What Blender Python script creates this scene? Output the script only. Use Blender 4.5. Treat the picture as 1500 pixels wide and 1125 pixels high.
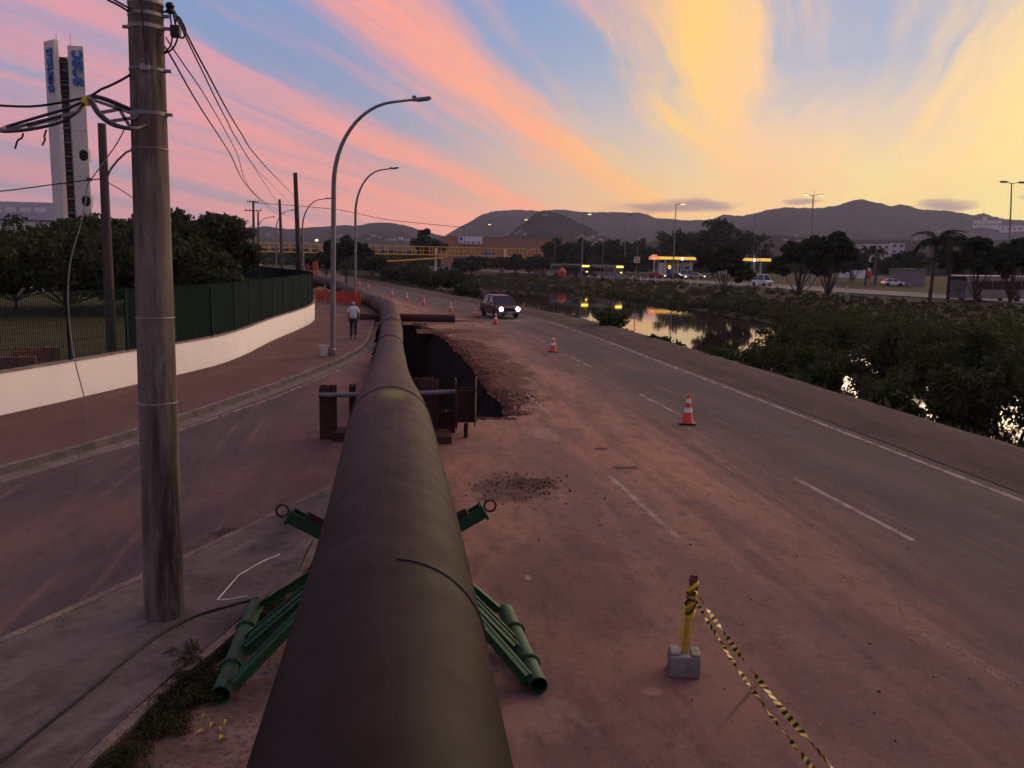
import bpy, bmesh, math, random
import numpy as np
from mathutils import Vector, Matrix, noise as mnoise
from mathutils.geometry import delaunay_2d_cdt
from mathutils.bvhtree import BVHTree
R = math.radians
for o in list(bpy.data.objects): bpy.data.objects.remove(o)
SC = bpy.context.scene
COL = SC.collection

# ------------------------------------------------------------------ camera
F, CAMH = 1257.0, 4.0
PITCH, ROLL, YAW = R(8.26), R(1.0), R(8.342)
fwd = Vector((math.sin(YAW)*math.cos(PITCH), math.cos(YAW)*math.cos(PITCH), -math.sin(PITCH)))
r0 = Vector((math.cos(YAW), -math.sin(YAW), 0)); u0 = r0.cross(fwd)
rt = r0*math.cos(ROLL)+u0*math.sin(ROLL); up = -r0*math.sin(ROLL)+u0*math.cos(ROLL)
cd = bpy.data.cameras.new('camera'); cam = bpy.data.objects.new('camera', cd); COL.objects.link(cam)
cam.matrix_world = Matrix(((rt.x, up.x, -fwd.x, 0), (rt.y, up.y, -fwd.y, 0), (rt.z, up.z, -fwd.z, CAMH), (0, 0, 0, 1)))
cd.sensor_width = 36; cd.lens = F/1500*36; cd.clip_start = .05; cd.clip_end = 20000
SC.camera = cam

# ------------------------------------------------------------------ sky, sun, exposure
SUN_AZ, SUN_EL = R(54), R(2.0)
W = bpy.data.worlds.new('World'); SC.world = W; W.use_nodes = True
nt = W.node_tree; nt.nodes.clear()
def N(t, **k):
    n = nt.nodes.new(t)
    for a, b in k.items(): setattr(n, a, b)
    return n
def L(a, b): nt.links.new(a, b)
def M(op, a, b=None, c=None, clamp=False):
    n = N('ShaderNodeMath', operation=op, use_clamp=clamp)
    for i, v in enumerate((a, b, c)):
        if v is None: continue
        if isinstance(v, (int, float)): n.inputs[i].default_value = v
        else: L(v, n.inputs[i])
    return n.outputs[0]
def MIX(f, a, b, blend='MIX'):
    n = N('ShaderNodeMix', data_type='RGBA', blend_type=blend)
    for i, v in ((0, f), (6, a), (7, b)):
        if isinstance(v, (int, float)): n.inputs[i].default_value = v
        elif isinstance(v, tuple): n.inputs[i].default_value = (*v, 1)
        else: L(v, n.inputs[i])
    return n.outputs[2]
def RAMP(f, stops, interp='LINEAR'):
    n = N('ShaderNodeValToRGB'); cr = n.color_ramp; cr.interpolation = interp
    while len(cr.elements) < len(stops): cr.elements.new(.5)
    for e, (p, c) in zip(cr.elements, stops):
        e.position = p; e.color = (*c, 1) if isinstance(c, tuple) else (c, c, c, 1)
    L(f, n.inputs[0]); return n.outputs[0]
def SM(x, a, b):
    n = N('ShaderNodeMapRange', interpolation_type='SMOOTHSTEP'); L(x, n.inputs[0])
    n.inputs[1].default_value = a; n.inputs[2].default_value = b; return n.outputs[0]
def lin(r, g, b):
    f = lambda c: (c/255/12.92 if c/255 <= .04045 else ((c/255+.055)/1.055)**2.4)
    return (f(r), f(g), f(b))
tc = N('ShaderNodeTexCoord'); sx = N('ShaderNodeSeparateXYZ'); L(tc.outputs['Generated'], sx.inputs[0])
X_, Y_, Z_ = sx.outputs
zc = M('MAXIMUM', Z_, 0.0)
AX = R(28)
du = M('ADD', M('MULTIPLY', X_, math.sin(AX)), M('MULTIPLY', Y_, math.cos(AX)))
dv = M('SUBTRACT', M('MULTIPLY', X_, math.cos(AX)), M('MULTIPLY', Y_, math.sin(AX)))
den = M('ADD', zc, .085)
u = M('DIVIDE', du, den); v = M('DIVIDE', dv, den)
cv = N('ShaderNodeCombineXYZ'); L(M('MULTIPLY', u, .33), cv.inputs[0]); L(M('MULTIPLY', v, .9), cv.inputs[1])
n1 = N('ShaderNodeTexNoise'); L(cv.outputs[0], n1.inputs['Vector']); n1.inputs['Scale'].default_value = 1.0; n1.inputs['Detail'].default_value = 5
vd = M('ADD', v, M('MULTIPLY', M('SUBTRACT', n1.outputs[0], .5), .6))        # wavy bands
cv2 = N('ShaderNodeCombineXYZ'); L(M('MULTIPLY', u, .22), cv2.inputs[0]); L(M('MULTIPLY', vd, 2.0), cv2.inputs[1]); cv2.inputs[2].default_value = 3.7
n2 = N('ShaderNodeTexNoise'); L(cv2.outputs[0], n2.inputs['Vector']); n2.inputs['Scale'].default_value = 1.0; n2.inputs['Detail'].default_value = 7; n2.inputs['Roughness'].default_value = .55
cv3 = N('ShaderNodeCombineXYZ'); L(M('MULTIPLY', u, .42), cv3.inputs[0]); L(M('MULTIPLY', vd, 5.2), cv3.inputs[1]); cv3.inputs[2].default_value = 1.3
n3 = N('ShaderNodeTexNoise'); L(cv3.outputs[0], n3.inputs['Vector']); n3.inputs['Scale'].default_value = 1.0; n3.inputs['Detail'].default_value = 8; n3.inputs['Roughness'].default_value = .6; n3.inputs['Distortion'].default_value = .5
# broad streaks at measured spacings across the wind direction
w = M('MULTIPLY', M('ADD', M('ARCTANGENT', vd), math.pi/2), 1/math.pi)
def wv(x): return (math.atan(x)+math.pi/2)/math.pi
bands = [(-7, .5), (-5.9, .75), (-5.2, .3), (-4.6, .8), (-4.1, .3), (-3.6, .8), (-3.2, .28), (-2.85, .78), (-2.5, .28), (-2.2, .66), (-1.95, .12), (-1.75, .12), (-1.55, .36), (-1.3, .85), (-1.08, .34), (-.85, .22), (-.62, .5), (-.40, .92), (-.16, .5), (.06, .36), (.24, .26), (.42, .5), (.62, .7), (.95, .4), (1.6, .6), (3, .4)]
bd = RAMP(w, [(wv(a), b) for a, b in bands], 'EASE')
dens = M('ADD', M('MULTIPLY', bd, .60), M('ADD', M('MULTIPLY', M('SUBTRACT', n2.outputs[0], .5), 1.5), M('MULTIPLY', M('SUBTRACT', n3.outputs[0], .5), .85)))
dens = M('ADD', dens, M('ADD', M('MULTIPLY', SM(Z_, .17, .03), .10), M('MULTIPLY', SM(M('ADD', M('MULTIPLY', X_, math.sin(SUN_AZ)), M('MULTIPLY', Y_, math.cos(SUN_AZ))), .78, .97), .06)))
dens = SM(dens, -.02, .62)
# angle from the afterglow
ca = M('ADD', M('MULTIPLY', X_, math.sin(SUN_AZ)), M('MULTIPLY', Y_, math.cos(SUN_AZ)))
glow = SM(ca, .50, .93)
cloudc = RAMP(ca, [(.0, lin(172, 142, 156)), (.22, lin(212, 146, 154)), (.4, lin(232, 150, 148)), (.58, lin(244, 156, 136)), (.71, lin(250, 170, 128)), (.80, lin(255, 206, 114)), (.865, lin(255, 202, 148)), (.93, lin(255, 214, 144)), (1, lin(255, 238, 150))])
el = M('MULTIPLY', M('ARCSINE', Z_), 180/math.pi/60)
clear_far = RAMP(el, [(0, lin(158, 140, 150)), (.06, lin(160, 148, 166)), (.16, lin(142, 152, 184)), (.3, lin(112, 148, 196)), (1, lin(84, 118, 176))])
clear_near = RAMP(el, [(0, lin(255, 214, 110)), (.075, lin(255, 230, 150)), (.135, lin(228, 204, 180)), (.2, lin(172, 180, 198)), (.29, lin(128, 160, 202)), (1, lin(84, 118, 176))])
clear = MIX(glow, clear_far, clear_near)
sky = N('ShaderNodeTexSky', sky_type='NISHITA'); sky.sun_disc = False; sky.sun_elevation = SUN_EL; sky.sun_rotation = SUN_AZ
sky.air_density = 1.2; sky.dust_density = 2.0
nish = N('ShaderNodeVectorMath', operation='SCALE'); L(sky.outputs[0], nish.inputs[0]); nish.inputs['Scale'].default_value = .12
clear = MIX(.08, clear, nish.outputs[0])
col = MIX(M('MULTIPLY', dens, .94), clear, cloudc)
# low haze glow towards the horizon
hz = SM(el, .15, .01)
hzc = RAMP(ca, [(.0, lin(150, 132, 146)), (.4, lin(186, 146, 152)), (.62, lin(240, 160, 142)), (.78, lin(252, 172, 132)), (.87, lin(255, 204, 140)), (.95, lin(255, 234, 148)), (1, lin(255, 246, 150))])
col = MIX(M('MULTIPLY', hz, .6), col, hzc)
# grey low cloud bank lying on the hills
saz = M('ARCTAN2', X_, Y_)
cvb = N('ShaderNodeCombineXYZ'); L(M('MULTIPLY', saz, 16), cvb.inputs[0]); L(M('MULTIPLY', Z_, 70), cvb.inputs[1])
nb = N('ShaderNodeTexNoise'); L(cvb.outputs[0], nb.inputs['Vector']); nb.inputs['Scale'].default_value = 1; nb.inputs['Detail'].default_value = 6
def blob(az, elv, ra, re):
    a = M('DIVIDE', M('SUBTRACT', saz, R(az)), R(ra)); b = M('DIVIDE', M('SUBTRACT', M('ARCSINE', Z_), R(elv)), R(re))
    return M('SUBTRACT', 1.0, M('ADD', M('MULTIPLY', a, a), M('MULTIPLY', b, b)))
bl = M('MAXIMUM', M('MAXIMUM', blob(18.8, 3.55, 5.2, .62), blob(34.6, 3.6, 2.6, .45)), M('MAXIMUM', blob(26.5, 3.9, 1.6, .3), blob(40, 4.0, 2.2, .3)))
bm_ = SM(M('ADD', M('MULTIPLY', bl, .8), M('MULTIPLY', M('SUBTRACT', nb.outputs[0], .55), 1.9)), .0, .75)
col = MIX(M('MULTIPLY', bm_, .8), col, lin(150, 124, 136))
bg = N('ShaderNodeBackground'); L(col, bg.inputs[0]); bg.inputs[1].default_value = 1.0
wo = N('ShaderNodeOutputWorld'); L(bg.outputs[0], wo.inputs[0])

sd = bpy.data.lights.new('sun', 'SUN'); sun = bpy.data.objects.new('sun', sd); COL.objects.link(sun)
sd.energy = 2.1; sd.angle = R(60); sd.color = (1.0, .73, .50)
LEL = R(21)
ldir = Vector((math.sin(SUN_AZ)*math.cos(LEL), math.cos(SUN_AZ)*math.cos(LEL), math.sin(LEL)))
sun.rotation_euler = ldir.to_track_quat('Z', 'Y').to_euler(); sun.location = (40, 40, 40)
vs = SC.view_settings; vs.view_transform = 'Standard'; vs.look = 'None'; vs.exposure = .25; vs.gamma = 1; vs.use_curve_mapping = False
SC.cycles.use_denoising = True
SC.cycles.max_bounces = 5; SC.cycles.diffuse_bounces = 2; SC.cycles.glossy_bounces = 3; SC.cycles.use_adaptive_sampling = True; SC.cycles.adaptive_threshold = .03; SC.cycles.transparent_max_bounces = 12; SC.cycles.volume_bounces = 0
SC.cycles.caustics_reflective = False; SC.cycles.caustics_refractive = False

# ------------------------------------------------------------------ helpers
def ray(x, y): return fwd + rt*((x-750)/F) - up*((y-562.5)/F)
def G(x, y, z=0.0):
    d = ray(x, y); t = (z-CAMH)/d.z; return Vector((d.x*t, d.y*t, z))
def AT(x, y, Y):
    d = ray(x, y); t = Y/d.y; return Vector((d.x*t, Y, CAMH+d.z*t))
class MB:
    def __init__(s): s.v = []; s.f = []
    def add(s, vs, fs):
        k = len(s.v); s.v += [tuple(p) for p in vs]; s.f += [tuple(i+k for i in f) for f in fs]; return s
    def box(s, c, d, rot=None, taper=(1, 1)):
        c = Vector(c); hx, hy, hz = d[0]/2, d[1]/2, d[2]/2
        p = [(-hx, -hy, -hz), (hx, -hy, -hz), (hx, hy, -hz), (-hx, hy, -hz)]
        p += [(-hx*taper[0], -hy*taper[1], hz), (hx*taper[0], -hy*taper[1], hz), (hx*taper[0], hy*taper[1], hz), (-hx*taper[0], hy*taper[1], hz)]
        vs = [Vector(q) for q in p]
        if rot is not None: vs = [rot @ q for q in vs]
        return s.add([c+q for q in vs], [(3, 2, 1, 0), (4, 5, 6, 7), (0, 1, 5, 4), (1, 2, 6, 5), (2, 3, 7, 6), (3, 0, 4, 7)])
    def beam(s, a, b, w, h):                       # box beam between two points
        a, b = Vector(a), Vector(b); d = b-a; q = d.to_track_quat('Z', 'Y').to_matrix()
        return s.box((a+b)/2, (w, h, d.length), q)
    def tube(s, pts, r, n=8, cap=True, closed=False):
        pts = [Vector(p) for p in pts]; m = len(pts); rs = r if isinstance(r, (list, tuple)) else [r]*m
        k0 = len(s.v); prev = None
        for i, p in enumerate(pts):
            if closed: t = pts[(i+1) % m]-pts[i-1]
            else: t = pts[min(i+1, m-1)]-pts[max(i-1, 0)]
            t.normalize()
            if prev is None:
                a = Vector((0, 0, 1)) if abs(t.z) < .9 else Vector((1, 0, 0)); nrm = t.cross(a).normalized()
            else: nrm = (prev-t*prev.dot(t)).normalized()
            prev = nrm; b = t.cross(nrm)
            for j in range(n):
                an = 2*math.pi*j/n; s.v.append(tuple(p+(nrm*math.cos(an)+b*math.sin(an))*rs[i]))
        for i in range(m if closed else m-1):
            i2 = (i+1) % m
            for j in range(n):
                j2 = (j+1) % n; s.f.append((k0+i*n+j, k0+i*n+j2, k0+i2*n+j2, k0+i2*n+j))
        if cap and not closed:
            s.f.append(tuple(k0+j for j in reversed(range(n)))); s.f.append(tuple(k0+(m-1)*n+j for j in range(n)))
        return s
    def hollow(s, a, b, r, t=.012, n=20):          # open pipe with wall thickness
        a, b = Vector(a), Vector(b); q = (b-a).to_track_quat('Z', 'Y').to_matrix(); k = len(s.v)
        for c, rr in ((a, r), (b, r), (b, r-t), (a, r-t)):
            for j in range(n):
                an = 2*math.pi*j/n; s.v.append(tuple(c+q @ Vector((math.cos(an)*rr, math.sin(an)*rr, 0))))
        for l in range(4):
            for j in range(n):
                j2 = (j+1) % n; l2 = (l+1) % 4; s.f.append((k+l*n+j, k+l*n+j2, k+l2*n+j2, k+l2*n+j))
        return s
    def lathe(s, prof, n=16, c=(0, 0, 0)):
        k = len(s.v); c = Vector(c)
        for r, z in prof:
            for j in range(n):
                an = 2*math.pi*j/n; s.v.append((c.x+r*math.cos(an), c.y+r*math.sin(an), c.z+z))
        for i in range(len(prof)-1):
            for j in range(n):
                j2 = (j+1) % n; s.f.append((k+i*n+j, k+i*n+j2, k+(i+1)*n+j2, k+(i+1)*n+j))
        s.f.append(tuple(k+j for j in reversed(range(n)))); s.f.append(tuple(k+(len(prof)-1)*n+j for j in range(n)))
        return s
    def prism(s, poly, z0, z1):                    # vertical prism, poly ccw in xy
        n = len(poly); vs = [(p[0], p[1], z0) for p in poly]+[(p[0], p[1], z1) for p in poly]
        fs = [tuple(reversed(range(n))), tuple(range(n, 2*n))]+[(i, (i+1) % n, (i+1) % n+n, i+n) for i in range(n)]
        return s.add(vs, fs)
    def prismx(s, poly, x0, x1):                   # poly in (y, z), extruded along x
        n = len(poly); vs = [(x0, p[0], p[1]) for p in poly]+[(x1, p[0], p[1]) for p in poly]
        fs = [tuple(reversed(range(n))), tuple(range(n, 2*n))]+[(i, (i+1) % n, (i+1) % n+n, i+n) for i in range(n)]
        return s.add(vs, fs)
    def mesh(s, name):
        me = bpy.data.meshes.new(name); me.from_pydata(s.v, [], s.f); me.update()
        return me
    def obj(s, name, m, parent=None, smooth=False, bevel=0, fix=True):
        me = s.mesh(name)
        if fix:
            b = bmesh.new(); b.from_mesh(me); bmesh.ops.recalc_face_normals(b, faces=b.faces); b.to_mesh(me); b.free()
        me.materials.append(m)
        if smooth:
            me.shade_smooth()
            try: me.set_sharp_from_angle(angle=R(40))
            except Exception: pass
        o = bpy.data.objects.new(name, me); COL.objects.link(o)
        if parent: o.parent = parent
        if bevel:
            bv = o.modifiers.new('bevel', 'BEVEL'); bv.width = bevel; bv.segments = 2; bv.limit_method = 'ANGLE'
        return o
def tag(o, label=None, cat=None, group=None, kind=None):
    if label: o['label'] = label
    if cat: o['category'] = cat
    if group: o['group'] = group
    if kind: o['kind'] = kind
    return o
def thing(name, label, cat, loc=(0, 0, 0), rz=0, group=None):
    o = bpy.data.objects.new(name, None); COL.objects.link(o); o.location = loc; o.rotation_euler = (0, 0, rz); o.empty_display_size = .2
    return tag(o, label, cat, group)
def dup(root, loc, rz=None, label=None, scale=None):
    r = root.copy(); COL.objects.link(r); r.location = loc
    if rz is not None: r.rotation_euler = (0, 0, rz)
    if scale: r.scale = (scale,)*3
    if label: r['label'] = label
    for ch in list(root.children):
        c = ch.copy(); COL.objects.link(c); c.parent = r
        for g in list(ch.children):
            d = g.copy(); COL.objects.link(d); d.parent = c
    return r
ORD = ['first', 'second', 'third', 'fourth', 'fifth', 'sixth', 'seventh', 'eighth', 'ninth', 'tenth', 'eleventh', 'twelfth', 'thirteenth', 'fourteenth', 'fifteenth', 'sixteenth', 'seventeenth', 'eighteenth', 'nineteenth', 'twentieth']

# ------------------------------------------------------------------ materials
def newmat(name):
    global nt
    m = bpy.data.materials.new(name); m.use_nodes = True; nt = m.node_tree
    return m, nt.nodes['Principled BSDF']
def noise_(scale, detail=6, rough=.6, stretch=(1, 1, 1), rot=0, coord='Object', off=(0, 0, 0)):
    t = N('ShaderNodeTexCoord'); mp = N('ShaderNodeMapping'); L(t.outputs[coord], mp.inputs[0])
    mp.inputs['Scale'].default_value = stretch; mp.inputs['Rotation'].default_value = (0, 0, rot); mp.inputs['Location'].default_value = off
    if rot:
        mp.inputs['Scale'].default_value = (1, 1, 1); m2 = N('ShaderNodeMapping'); L(mp.outputs[0], m2.inputs[0]); m2.inputs['Scale'].default_value = stretch; mp = m2
    n = N('ShaderNodeTexNoise'); L(mp.outputs[0], n.inputs['Vector']); n.inputs['Scale'].default_value = scale
    n.inputs['Detail'].default_value = detail; n.inputs['Roughness'].default_value = rough
    return n.outputs[0]
def bump_(p, h, strength=.3, dist=.02):
    b = N('ShaderNodeBump'); b.inputs['Strength'].default_value = strength; b.inputs['Distance'].default_value = dist
    L(h, b.inputs['Height']); L(b.outputs[0], p.inputs['Normal'])
def mat(name, c1, c2=None, scale=4, rough=.8, metal=0, bump=0, stretch=(1, 1, 1), lo=.35, hi=.65, spec=.3, fine=0):
    m, p = newmat(name); p.inputs['Roughness'].default_value = rough; p.inputs['Metallic'].default_value = metal
    p.inputs['Specular IOR Level'].default_value = spec
    if c2 is None: c2 = tuple(c*.8 for c in c1)
    n = noise_(scale, stretch=stretch)
    c = MIX(SM(n, lo, hi), c1, c2)
    if fine:
        n2 = noise_(scale*12, 4); c = MIX(SM(n2, .4, .75), c, tuple(x*.6 for x in c2)) if fine > 0 else c
    L(c, p.inputs['Base Color'])
    if bump: bump_(p, noise_(scale*6), bump)
    return m
def emat(name, c, s):
    m, p = newmat(name); p.inputs['Base Color'].default_value = (*c, 1); p.inputs['Emission Color'].default_value = (*c, 1); p.inputs['Emission Strength'].default_value = s
    return m
def leafmat(name, c1, c2):
    m, p = newmat(name)
    g = N('ShaderNodeNewGeometry'); c = MIX(g.outputs['Random Per Island'], c1, c2)
    L(c, p.inputs['Base Color']); p.inputs['Roughness'].default_value = .8; p.inputs['Specular IOR Level'].default_value = .04
    tr = N('ShaderNodeBsdfTranslucent'); L(c, tr.inputs[0]); mx = N('ShaderNodeMixShader'); mx.inputs[0].default_value = .22
    L(p.outputs[0], mx.inputs[1]); L(tr.outputs[0], mx.inputs[2]); L(mx.outputs[0], nt.nodes['Material Output'].inputs[0])
    return m
MT = {}
MT['white'] = mat('white_paint', (.72, .68, .66), (.6, .55, .53), 1.2, .7, bump=.05, lo=.4, hi=.8)
MT['wall'] = mat('wall_paint', (.84, .79, .76), (.74, .68, .65), .7, .75, bump=.06, lo=.45, hi=.85)
MT['coping'] = mat('dirty_coping', (.16, .11, .09), (.28, .22, .19), 4, .9)
MT['green_dark'] = mat('dark_green_mesh', (.004, .012, .0115), (.006, .016, .014), 1.5, .9, spec=.04)
MT['green_post'] = mat('green_post', (.006, .024, .020), None, 2, .7, spec=.1)
MT['green_steel'] = mat('green_painted_steel', (.012, .085, .028), (.018, .06, .026), 6, .6, bump=.1, fine=1)
MT['rust'] = mat('rusty_steel', (.042, .018, .013), (.075, .033, .024), 5, .8, .1, bump=.25, fine=1)
MT['rust_dark'] = mat('dark_rust', (.035, .015, .012), (.06, .025, .02), 6, .8, .1, bump=.2)
MT['galv'] = mat('galvanised_steel', (.21, .20, .20), (.15, .14, .145), 3, .55, .4, bump=.05)
MT['galv_dark'] = mat('weathered_steel', (.13, .12, .13), (.2, .18, .18), 3, .5, .5)
MT['wood'] = mat('weathered_pole', (.05, .035, .03), (.08, .06, .05), 3, .9, bump=.2, stretch=(4, 4, .4))
MT['black'] = mat('black_rubber', (.012, .011, .012), None, 5, .6)
MT['cable'] = mat('cable_sheath', (.016, .014, .016), None, 5, .5)
MT['cable_pale'] = mat('pale_wire', (.28, .24, .22), None, 5, .5)
MT['metal_band'] = mat('metal_band', (.34, .30, .26), (.22, .19, .17), 8, .6, .4)
MT['orange'] = mat('cone_orange', (.72, .075, .025), (.6, .06, .03), 6, .5)
MT['cone_white'] = mat('cone_white', (.8, .78, .78), (.6, .56, .56), 9, .5)
MT['net'] = mat('orange_net', (.6, .09, .035), (.45, .06, .03), 6, .7)
MT['yellow'] = mat('yellow_paint', (.55, .33, .035), (.42, .22, .03), 5, .6, bump=.1)
MT['yellow_steel'] = mat('yellow_steel', (.80, .44, .035), (.68, .34, .03), .4, .55)
MT['orange_steel'] = mat('orange_steel', (.55, .11, .03), None, 2, .5)
MT['tape_y'] = mat('tape_yellow', (.75, .55, .04), (.6, .42, .04), 10, .4)
MT['tape_k'] = mat('tape_black', (.02, .018, .018), None, 10, .4)
MT['brownwood'] = mat('stake_end', (.16, .07, .04), (.1, .045, .03), 8, .9)
MT['concrete'] = mat('concrete', (.27, .25, .22), (.18, .165, .15), 5, .9, bump=.3, fine=1)
MT['tower'] = mat('tower_concrete', (.62, .57, .5), (.54, .49, .43), .25, .8)
MT['blue_sign'] = mat('blue_lettering', (.025, .10, .34), (.03, .12, .38), 1, .5)
MT['glass'] = mat('dark_glass', (.012, .013, .016), None, 3, .08, spec=.6)
MT['glass_pane'] = mat('window_glass', (.03, .032, .036), None, 3, .1, spec=.6)
MT['tyre'] = mat('tyre_rubber', (.012, .012, .012), None, 5, .85)
MT['rim'] = mat('wheel_rim', (.3, .3, .31), None, 5, .35, .8)
MT['carpaint'] = mat('dark_car_paint', (.028, .025, .026), None, 2, .3, .3, spec=.6)
MT['red'] = mat('red_plastic', (.5, .03, .035), (.42, .025, .03), 2, .5)
MT['red_dark'] = mat('dull_red_plastic', (.3, .03, .04), None, 2, .5)
MT['bus_grey'] = mat('bus_paint', (.20, .19, .19), (.15, .145, .145), 1, .5)
MT['house'] = mat('house_render', (.34, .31, .30), (.26, .24, .23), .3, .9)
MT['silver'] = mat('silver_paint', (.42, .42, .43), None, 2, .35, .4)
MT['brick_orange'] = mat('terracotta_render', (.36, .175, .105), (.31, .145, .09), .15, .85)
MT['roof'] = mat('clay_roof', (.25, .1, .07), (.18, .08, .06), .5, .9)
MT['cream'] = mat('cream_render', (.6, .55, .48), (.5, .46, .42), .3, .85)
MT['grey_building'] = mat('pale_cladding', (.5, .48, .49), (.42, .4, .41), .2, .7, stretch=(1, 1, 6))
MT['blue'] = mat('blue_tarp', (.03, .08, .34), None, 2, .6)
MT['skin'] = mat('skin', (.36, .19, .13), (.32, .16, .11), 12, .6)
MT['hair'] = mat('grey_hair', (.5, .48, .47), (.38, .36, .35), 60, .8)
MT['shirt'] = mat('pale_shirt', (.62, .64, .66), (.5, .52, .55), 9, .85, bump=.3)
MT['jeans'] = mat('dark_jeans', (.015, .02, .045), (.025, .03, .055), 12, .9, bump=.2)
MT['shoe'] = mat('dark_shoes', (.02, .018, .018), None, 12, .6)
MT['lamp_on'] = emat('lit_lamp', (1.0, .66, .28), 4)
MT['amber'] = emat('amber_display', (1.0, .62, .06), 3.2)
MT['station_y'] = emat('lit_yellow_fascia', (1.0, .56, .06), .75)
MT['headlight'] = emat('headlight', (1.0, .84, .58), 30)
MT['tail'] = emat('tail_light', (1.0, .12, .05), 4)
MT['white_light'] = emat('white_light', (.9, .95, 1.0), 4)
MT['red_sign'] = emat('lit_red_sign', (.9, .2, .1), .7)
MT['trunk'] = mat('bark', (.045, .032, .025), (.07, .05, .04), 4, .95, bump=.4, stretch=(3, 3, .6))
MT['leaf_a'] = leafmat('leaves_broad', (.030, .045, .018), (.06, .07, .028))
MT['leaf_b'] = leafmat('leaves_dark', (.022, .034, .018), (.042, .055, .028))
MT['leaf_c'] = leafmat('leaves_shrub', (.030, .044, .017), (.068, .082, .030))
MT['leaf_d'] = leafmat('weeds', (.036, .045, .018), (.075, .074, .032))
MT['palm'] = leafmat('palm_leaflets', (.022, .036, .016), (.045, .055, .024))
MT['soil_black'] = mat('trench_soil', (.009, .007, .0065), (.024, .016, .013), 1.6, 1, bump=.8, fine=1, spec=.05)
MT['soil_red'] = mat('red_soil', (.060, .028, .021), (.135, .066, .048), 1.2, 1, bump=.6, fine=1, spec=.05)

# road asphalt under red construction dust
m, p = newmat('asphalt_dusty'); MT['road'] = m
p.inputs['Roughness'].default_value = .92; p.inputs['Specular IOR Level'].default_value = .15
gp = N('ShaderNodeNewGeometry'); sp = N('ShaderNodeSeparateXYZ'); L(gp.outputs['Position'], sp.inputs[0])
px_, py_ = sp.outputs[0], sp.outputs[1]
big = noise_(.22, 5, .6, (1.6, .45, 1)); mid = noise_(1.1, 7, .65, (1.5, .5, 1)); fin = noise_(9, 6, .7); strk = noise_(1.5, 6, .6, (2.4, .12, 1)); grit = noise_(75, 4, .8)
asph = MIX(SM(noise_(.5, 5, .6, (1, .35, 1)), .35, .7), (.064, .048, .053), (.090, .068, .070))
asph = MIX(M('MULTIPLY', SM(grit, .55, .8), .5), asph, (.16, .13, .12))
dust = MIX(SM(mid, .3, .7), (.37, .188, .126), (.24, .128, .092))
dust = MIX(M('MULTIPLY', SM(fin, .5, .8), .5), dust, (.36, .21, .165))
shift = M('MULTIPLY', M('SUBTRACT', py_, 58), 0.0)
xr_ = M('ADD', px_, M('MULTIPLY', M('MAXIMUM', M('SUBTRACT', py_, 50), 0), .17))         # road bends left
edge = M('ADD', xr_, M('ADD', M('MULTIPLY', M('SUBTRACT', strk, .5), 3.2), M('MULTIPLY', M('SUBTRACT', big, .5), 3.0)))
d1 = SM(edge, 8.3, 5.4)
d1 = M('MULTIPLY', d1, SM(px_, -3.2, -.4))
nearfade = SM(py_, 5, 17)
amt = M('MULTIPLY', d1, M('ADD', M('MULTIPLY', nearfade, .52), .42))
patch = SM(M('ADD', M('ADD', mid, M('MULTIPLY', M('SUBTRACT', fin, .5), .35)), M('MULTIPLY', M('SUBTRACT', big, .5), 1.1)), .36, .60)
amt = M('MULTIPLY', amt, M('ADD', M('MULTIPLY', patch, .62), .38))
# thin dust drifts along both carriageways
nlo = noise_(1.0, 3, .45, (2.4, .05, 1), R(20))
la, lb = G(0, 800), G(480, 655); ld = (lb-la).normalized()
lnd = M('ADD', M('MULTIPLY', M('SUBTRACT', px_, la.x), ld.y), M('MULTIPLY', M('SUBTRACT', py_, la.y), -ld.x))
lband = M('MULTIPLY', SM(M('ABSOLUTE', M('ADD', lnd, M('MULTIPLY', M('SUBTRACT', big, .5), 2.0))), 1.5, .1), SM(mid, .32, .62))
left = M('MULTIPLY', M('MAXIMUM', M('MULTIPLY', SM(nlo, .5, .75), .6), lband), SM(px_, 1.5, -1.0))
amt = M('MAXIMUM', amt, M('MULTIPLY', left, .30))
amt = M('MAXIMUM', amt, M('MULTIPLY', M('MULTIPLY', SM(strk, .5, .75), SM(xr_, 12, 8)), .38))
c = MIX(M('MINIMUM', amt, .97), asph, dust)
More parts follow.
